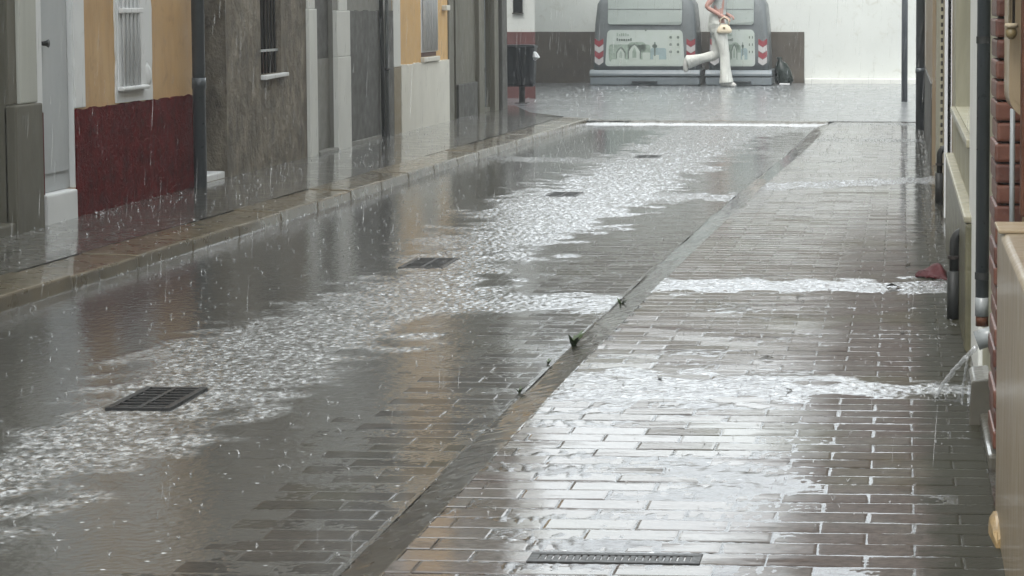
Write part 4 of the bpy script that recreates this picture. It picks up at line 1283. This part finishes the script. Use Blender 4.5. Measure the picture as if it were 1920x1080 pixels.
# ------------------------------------------------------------------ walking person
SC = 1.19
PX, PY, PZ = -2.975, 39.25, 0.05
def wp(x, y, z):
    return (PX + x * SC, PY + y * SC, PZ + z * SC)
pe = empty('person', (PX, PY, PZ), 'person in white flared trousers hurrying right with a cream handbag', 'person')
nodes, edges, rad = [], [], []
def nd(p, r, par=None, ry=None):
    nodes.append(wp(*p))
    rad.append((r * SC, (ry or r) * SC))
    if par is not None:
        edges.append((par, len(nodes) - 1))
    return len(nodes) - 1
pel = nd((-0.10, 0, 0.93), 0.12, None, 0.15)
wai = nd((-0.10, 0, 1.08), 0.095, pel, 0.12)
che = nd((-0.07, 0, 1.28), 0.105, wai, 0.14)
nek = nd((-0.03, 0, 1.42), 0.05, che)
nk2 = nd((-0.01, 0, 1.49), 0.045, nek)
hd1 = nd((0.0, 0, 1.56), 0.075, nk2)
hd2 = nd((0.005, 0, 1.65), 0.085, hd1, 0.078)
hd3 = nd((0.0, 0, 1.70), 0.05, hd2)
nos = nd((0.095, 0, 1.585), 0.014, hd1)
# standing leg (near side, -y)
h1 = nd((-0.08, -0.08, 0.86), 0.09, pel)
k1 = nd((0.0, -0.09, 0.46), 0.06, h1)
a1 = nd((0.0, -0.09, 0.09), 0.038, k1)
t1 = nd((0.11, -0.09, 0.035), 0.035, a1)
# trailing leg
h2 = nd((-0.11, 0.08, 0.86), 0.09, pel)
k2 = nd((-0.12, 0.09, 0.45), 0.06, h2)
a2 = nd((-0.50, 0.09, 0.40), 0.038, k2)
t2 = nd((-0.56, 0.09, 0.28), 0.033, a2)
def arm(sy, elbow, wrist, hand):
    s0 = nd((-0.07, sy * 0.16, 1.38), 0.055, che)
    e0 = nd(elbow, 0.040, s0)
    w0 = nd(wrist, 0.027, e0)
    p0 = nd(hand, 0.030, w0)
    hx_, hy_, hz_ = hand
    for i in range(4):
        f0 = nd((hx_ + 0.045 + 0.004 * i, hy_ + (i - 1.5) * 0.019, hz_ - 0.02), 0.0095, p0)
        f1 = nd((hx_ + 0.062 + 0.003 * i, hy_ + (i - 1.5) * 0.018, hz_ - 0.05), 0.008, f0)
        nd((hx_ + 0.045, hy_ + (i - 1.5) * 0.017, hz_ - 0.068), 0.007, f1)
    th_ = nd((hx_ + 0.012, hy_ - sy * 0.035, hz_ - 0.012), 0.010, p0)
    nd((hx_ + 0.035, hy_ - sy * 0.042, hz_ - 0.045), 0.008, th_)
arm(-1, (-0.26, -0.20, 1.14), (-0.05, -0.17, 1.015), (0.01, -0.15, 0.99))
arm(1, (-0.20, 0.20, 1.12), (0.0, 0.12, 1.04), (0.05, 0.08, 1.02))
me = bpy.data.meshes.new('body')
me.from_pydata(nodes, edges, [])
o = bpy.data.objects.new('body', me)
col.objects.link(o)
sk = o.modifiers.new('skin', 'SKIN')
sk.use_smooth_shade = True
for i, r_ in enumerate(rad):
    me.skin_vertices[0].data[i].radius = r_
    me.skin_vertices[0].data[i].use_root = (i == 0)
ss = o.modifiers.new('sub', 'SUBSURF')
ss.levels = ss.render_levels = 2
me.materials.append(M['skin'])
o.parent = pe
o.matrix_parent_inverse = Matrix.Translation(-Vector(pe.location))
def cloth(name, chains, m, n=18, wob=0.05, seed=1):
    r = random.Random(seed)
    mb = MB()
    for ch in chains:
        pts = [Vector(wp(*c[:3])) for c in ch]
        rx_ = [c[3] * SC for c in ch]
        ry_ = [(c[4] if len(c) > 4 else c[3]) * SC for c in ch]
        # resample smoothly
        N = 22
        rings = []
        ph = r.uniform(0, 6)
        for i in range(N):
            t_ = i / (N - 1) * (len(pts) - 1)
            k_ = min(int(t_), len(pts) - 2)
            u_ = t_ - k_
            p0, p1, p2, p3 = pts[max(0, k_ - 1)], pts[k_], pts[k_ + 1], pts[min(len(pts) - 1, k_ + 2)]
            p = 0.5 * ((2 * p1) + (-p0 + p2) * u_ + (2 * p0 - 5 * p1 + 4 * p2 - p3) * u_ ** 2 + (-p0 + 3 * p1 - 3 * p2 + p3) * u_ ** 3)
            d_ = (p2 - p1) * (1 - 0) + ((p3 - p2) - (p1 - p0)) * 0.25 * (2 * u_ - 1)
            d_ = d_.normalized()
            yv = Vector((0, 1, 0))
            xv = yv.cross(d_).normalized()
            yv2 = d_.cross(xv)
            a_ = rx_[k_] * (1 - u_) + rx_[k_ + 1] * u_
            b_ = ry_[k_] * (1 - u_) + ry_[k_ + 1] * u_
            ring = []
            for j_ in range(n):
                th_ = 2 * math.pi * j_ / n
                f_ = 1 + wob * math.sin(3 * th_ + ph + i * 0.4) * (i / N) + r.uniform(-1, 1) * wob * 0.35
                ring.append(p + xv * math.cos(th_) * a_ * f_ + yv2 * math.sin(th_) * b_ * f_)
            rings.append(ring)
        mb.loft(rings)
    o = mb.build(name, m, pe, smooth=True)
    s_ = o.modifiers.new('sub', 'SUBSURF')
    s_.levels = s_.render_levels = 1
    return o
cloth('trousers', [
    [(-0.10, 0, 1.06, 0.105, 0.135), (-0.115, 0, 0.98, 0.125, 0.16), (-0.115, 0, 0.88, 0.135, 0.17), (-0.09, -0.01, 0.77, 0.10, 0.14)],
    [(-0.08, -0.06, 0.90, 0.115, 0.10), (-0.05, -0.085, 0.70, 0.092, 0.09), (0.0, -0.09, 0.47, 0.068, 0.07), (0.005, -0.09, 0.25, 0.076, 0.08), (0.02, -0.09, 0.05, 0.108, 0.10)],
    [(-0.11, 0.06, 0.90, 0.115, 0.10), (-0.115, 0.085, 0.68, 0.09, 0.09), (-0.135, 0.09, 0.47, 0.078, 0.075), (-0.33, 0.09, 0.41, 0.066, 0.075), (-0.565, 0.09, 0.355, 0.105, 0.10)],
], M['pants'], wob=0.10, seed=4)
cloth('sleeveless_top', [[(-0.095, 0, 1.02, 0.115, 0.145), (-0.095, 0, 1.10, 0.105, 0.135), (-0.075, 0, 1.25, 0.115, 0.152), (-0.065, 0, 1.37, 0.10, 0.155), (-0.04, 0, 1.43, 0.06, 0.08)]], M['top'], wob=0.03, seed=6)
cloth('hair', [[(-0.015, 0, 1.735, 0.05, 0.05), (-0.035, 0, 1.68, 0.095, 0.095), (-0.055, 0, 1.58, 0.085, 0.10), (-0.10, 0, 1.44, 0.06, 0.10), (-0.165, 0, 1.28, 0.045, 0.09), (-0.185, 0, 1.18, 0.02, 0.05)]], M['hair'], wob=0.06, seed=9)
def shoe(pts, rr_, nm='shoe'):
    MB().tube([wp(*p) for p in pts], [r_ * SC for r_ in rr_], 12, sq=0.8).build(nm, M['shoe'], pe, smooth=True)
shoe([(-0.06, -0.09, 0.05), (-0.03, -0.09, 0.055), (0.06, -0.09, 0.045), (0.13, -0.09, 0.03), (0.16, -0.09, 0.022)], [0.03, 0.045, 0.045, 0.036, 0.018])
shoe([(-0.545, 0.09, 0.43), (-0.55, 0.09, 0.40), (-0.575, 0.09, 0.31), (-0.575, 0.09, 0.24), (-0.57, 0.09, 0.21)], [0.028, 0.042, 0.042, 0.036, 0.018])
hb = empty('handbag', wp(0.0, -0.16, 0.75), 'cream leather handbag carried by the person in white', 'handbag')
mb = MB()
rings = []
for zz, w_, t_ in ((0.765, 0.07, 0.03), (0.775, 0.10, 0.04), (0.81, 0.108, 0.042), (0.865, 0.075, 0.028), (0.89, 0.04, 0.018)):
    rings.append([wp(0.0 + a_, -0.17 + b_, zz) for a_, b_ in rounded(-w_, w_, -t_, t_, t_ * 0.8, 3)])
mb.loft(rings)
mb.build('bag_body', M['bag'], hb, smooth=True)
for yy in (-0.19, -0.15):
    MB().tube([wp(-0.06, yy, 0.885), wp(-0.055, yy, 0.96), wp(0.0, yy, 1.0), wp(0.06, yy, 0.96), wp(0.065, yy, 0.885)], 0.009 * SC, 8).build('handle', M['bag'], hb, smooth=True)
part('clasp', M['brass'], hb, (PX - 0.02, PX + 0.02, PY - 0.17 * SC - 0.058, PY - 0.17 * SC - 0.045, PZ + 0.83 * SC, PZ + 0.855 * SC), bevel=0.003)

# ------------------------------------------------------------------ small things on the ground
def weed(x, y, n, h, seed, label):
    r = random.Random(seed)
    e = empty('weed', (x, y, 0.0), label, 'weed', 'weeds along the concrete strip')
    for i in range(n):
        a = r.uniform(0, 6.28)
        ln = h * r.uniform(0.6, 1.1)
        sp = r.uniform(0.3, 0.9) * ln
        w = ln * 0.13
        mb = MB()
        L_, R_ = [], []
        for k_ in range(5):
            t_ = k_ / 4
            cx_ = x + math.cos(a) * sp * t_ ** 1.4
            cy_ = y + math.sin(a) * sp * t_ ** 1.4
            cz_ = ln * (t_ - 0.25 * t_ * t_)
            ww = w * math.sin(math.pi * min(0.97, 0.12 + 0.88 * t_)) + 0.0006
            L_.append((cx_ - math.sin(a) * ww, cy_ + math.cos(a) * ww, cz_))
            R_.append((cx_ + math.sin(a) * ww, cy_ - math.cos(a) * ww, cz_))
        vs_ = L_ + R_
        mb.add(vs_, [(k_, k_ + 1, k_ + 6, k_ + 5) for k_ in range(4)])
        mb.build('blade', M['weed'], e)
weed(-1.375, 9.65, 15, 0.085, 1, 'largest green weed sprouting at the edge of the concrete strip')
weed(-1.335, 11.0, 9, 0.055, 2, 'small weed farthest along the edge of the concrete strip')
weed(-1.415, 9.2, 6, 0.032, 3, 'tiny weed just in front of the largest weed')
weed(-1.415, 8.5, 9, 0.042, 4, 'small weed nearest the camera on the concrete strip edge')

rc = empty('red_cloth', (0.16, 11.98, 0.045), 'crumpled wet dark red cloth lying by the right wall', 'cloth')
r = random.Random(5)
bm = bmesh.new()
bmesh.ops.create_grid(bm, x_segments=18, y_segments=14, size=0.5)
for v in bm.verts:
    u_, w_ = v.co.x, v.co.y
    taper = 0.35 + 0.65 * (u_ + 0.5)
    fold = 0.5 + 0.5 * math.sin(u_ * 9 + w_ * 6)
    edge = max(0, 1 - (2 * abs(w_)) ** 2) * max(0, 1 - (2 * abs(u_)) ** 4)
    v.co = Vector((0.16 + u_ * 0.165, 11.98 + w_ * 0.36 * taper, 0.047 + edge * taper * (0.05 + 0.03 * fold) + r.uniform(0, 0.008)))
me = bpy.data.meshes.new('cloth')
bm.to_mesh(me)
bm.free()
for p_ in me.polygons:
    p_.use_smooth = True
me.materials.append(M['redcloth'])
o = bpy.data.objects.new('cloth', me)
col.objects.link(o)
sm = o.modifiers.new('thick', 'SOLIDIFY')
sm.thickness = 0.004
o.parent = rc
o.matrix_parent_inverse = Matrix.Translation(-Vector(rc.location))

for i, (y, x, lab) in enumerate([
        (11.46, -0.03, 'largest dark fallen leaf, in the white runoff near the red cloth'),
        (11.02, -0.48, 'dark fallen leaf just in front of the runoff that passes the red cloth'),
        (9.1, -0.53, 'dark fallen leaf just beyond the runoff from the spout'),
        (8.35, -0.40, 'dark fallen leaf lying in the runoff from the spout'),
        (9.88, 0.01, 'dark fallen leaf on the bricks beside the nearer drain stub'),
        (8.6, -0.9, 'dark fallen leaf where the spout runoff nears the concrete strip'),
        (12.4, 0.04, 'dark fallen leaf on the bricks behind the red cloth')]):
    r = random.Random(40 + i)
    mb = MB()
    ln, a = (0.028 if i else 0.045) * r.uniform(0.7, 1.2), r.uniform(0, 3.14)
    pts_ = [(-1, 0, 0), (-0.5, 0.32, 0.25), (0.1, 0.42, 0.45), (0.7, 0.25, 0.3), (1.1, 0, 0.1), (0.7, -0.25, 0.35), (0.1, -0.4, 0.15), (-0.5, -0.3, 0.1)]
    vs_ = [(x + ln * (p[0] * math.cos(a) - p[1] * math.sin(a)), y + ln * (p[0] * math.sin(a) + p[1] * math.cos(a)), Z_RIGHT + 0.004 + ln * p[2] * r.uniform(0.4, 1.2)) for p in pts_]
    n_ = len(vs_)
    vs2 = [(p[0], p[1], p[2] + 0.0012) for p in vs_]
    mb.add(vs_ + vs2, [tuple(range(n_))[::-1], tuple(range(n_, 2 * n_))] + [(k_, (k_ + 1) % n_, (k_ + 1) % n_ + n_, k_ + n_) for k_ in range(n_)])
    o = mb.build('fallen_leaf', M['leaf'])
    tag(o, lab, 'leaf', 'fallen leaves on the pavement')

# ------------------------------------------------------------------ rain: splashes and falling drops
def splash_mesh(n, spots, name, label, hs):
    V, Fc = [], []
    for (x, y, z) in spots:
        sc = hs * random.choice((0.25, 0.3, 0.4, 0.5, 0.9, 1.3)) * (1 + 0.02 * y)
        for k_ in range(random.randint(3, 6)):
            a = random.uniform(0, 6.28)
            lean = random.uniform(0.2, 0.9)
            h = sc * random.uniform(0.5, 1.2)
            dx, dy = math.cos(a) * lean * h, math.sin(a) * lean * h
            w = random.uniform(0.0006, 0.0012) * (1 + 0.03 * y)
            o_ = len(V)
            for t_, ww in ((0.0, 1.0), (0.55, 0.7), (1.0, 0.25)):
                cx_, cy_, cz_ = x + dx * t_, y + dy * t_, z + h * (1.25 * t_ - 0.35 * t_ * t_)
                V += [(cx_ + w * ww, cy_, cz_), (cx_ - w * ww * 0.5, cy_ + w * ww, cz_), (cx_ - w * ww * 0.5, cy_ - w * ww, cz_)]
            for s_ in (0, 3):
                for j_ in range(3):
                    k2_ = (j_ + 1) % 3
                    Fc.append((o_ + s_ + j_, o_ + s_ + k2_, o_ + s_ + 3 + k2_, o_ + s_ + 3 + j_))
            if random.random() < 0.6:
                q = random.uniform(0.0008, 0.0016) * (1 + 0.03 * y)
                cx_, cy_, cz_ = x + dx * 1.25, y + dy * 1.25, z + h * random.uniform(0.7, 1.5)
                o_ = len(V)
                V += [(cx_ + q, cy_, cz_), (cx_ - q, cy_, cz_), (cx_, cy_ + q, cz_), (cx_, cy_ - q, cz_), (cx_, cy_, cz_ + q), (cx_, cy_, cz_ - q)]
                for a_, b_ in ((0, 2), (2, 1), (1, 3), (3, 0)):
                    Fc += [(o_ + a_, o_ + b_, o_ + 4), (o_ + b_, o_ + a_, o_ + 5)]
    me = bpy.data.meshes.new(name)
    me.from_pydata(V, [], Fc)
    me.materials.append(M['drops'])
    o = bpy.data.objects.new(name, me)
    col.objects.link(o)
    tag(o, label, kind='stuff')
spots = []
for _ in range(6500):
    y = 5.7 + 34 * random.random() ** 0.9
    if y < 27.2:
        x = random.uniform(-5.2, 0.22)
        if x < -5.4 * y / 13 - 0.4:
            continue
        if x < kerb_x(y):
            z = Z_SIDE + 0.008
        elif x < strip_l(y):
            z = 0.004
        elif x < strip_r(y):
            z = 0.03
        else:
            z = Z_RIGHT
    else:
        x = random.uniform(-5.6, 0.3)
        z = 0.05
    spots.append((x, y, z))
for _ in range(800):           # along the kerb edge and the foot of the walls
    y = random.uniform(10, 28)
    c_ = random.random()
    if c_ < 0.45:
        spots.append((kerb_x(y) + random.uniform(-0.04, 0.02), y, Z_SIDE - 0.02 if random.random() < .5 else 0.003))
    elif c_ < 0.7:
        spots.append((XL + random.uniform(0.02, 0.15), y, Z_SIDE + 0.018))
    else:
        spots.append((0.25 - random.uniform(0.0, 0.06), y, Z_RIGHT))
for _ in range(70):
    spots.append((random.gauss(0.15, 0.04), random.gauss(8.36, 0.09), Z_RIGHT + 0.002))
splash_mesh(0, spots, 'rain_splashes', 'tiny rain splashes all over the wet ground', 0.010)

V, Fc = [], []
for _ in range(4200):
    y = 4.5 + 35 * random.random() ** 0.9
    x = random.uniform(-0.42 * y, 0.06 * y)
    if x < XL + 0.05 and y < 31:
        continue
    if x > 0.22 and y < 28:
        continue
    z = random.uniform(0.08, 2.4)
    ln = random.choice((0.03, 0.05, 0.07, 0.10, 0.13))
    w = random.uniform(0.00016, 0.00045) * (1 + 0.05 * y)
    o_ = len(V)
    for t_, ww in ((0.0, 0.15), (0.35, 0.8), (0.8, 1.0), (1.0, 0.2)):
        for a in range(4):
            V.append((x + math.cos(a * 1.571) * w * ww + 0.06 * ln * (1 - t_), y + math.sin(a * 1.571) * w * ww, z - ln * t_))
    for s_ in (0, 4, 8):
        for a in range(4):
            b_ = (a + 1) % 4
            Fc.append((o_ + s_ + a, o_ + s_ + b_, o_ + s_ + 4 + b_, o_ + s_ + 4 + a))
me = bpy.data.meshes.new('falling_rain')
me.from_pydata(V, [], Fc)
me.materials.append(M['drops'])
o = bpy.data.objects.new('falling_rain', me)
col.objects.link(o)
tag(o, 'falling raindrops in the air of the street', kind='stuff')

# ------------------------------------------------------------------ rain haze
t = NT('rain_haze')
pv = t.n('ShaderNodeVolumePrincipled')
pv.inputs['Color'].default_value = (0.93, 0.96, 0.97, 1)
pv.inputs['Density'].default_value = 0.0020
pv.inputs['Anisotropy'].default_value = 0.2
t.l(pv.outputs[0], t.out.inputs['Volume'])
mb = MB()
mb.box(-260, 260, -130, 410, -1.2, 8.0)
hz = mb.build('haze', t.m)
tag(hz, 'thin grey rain haze filling the street', kind='stuff')
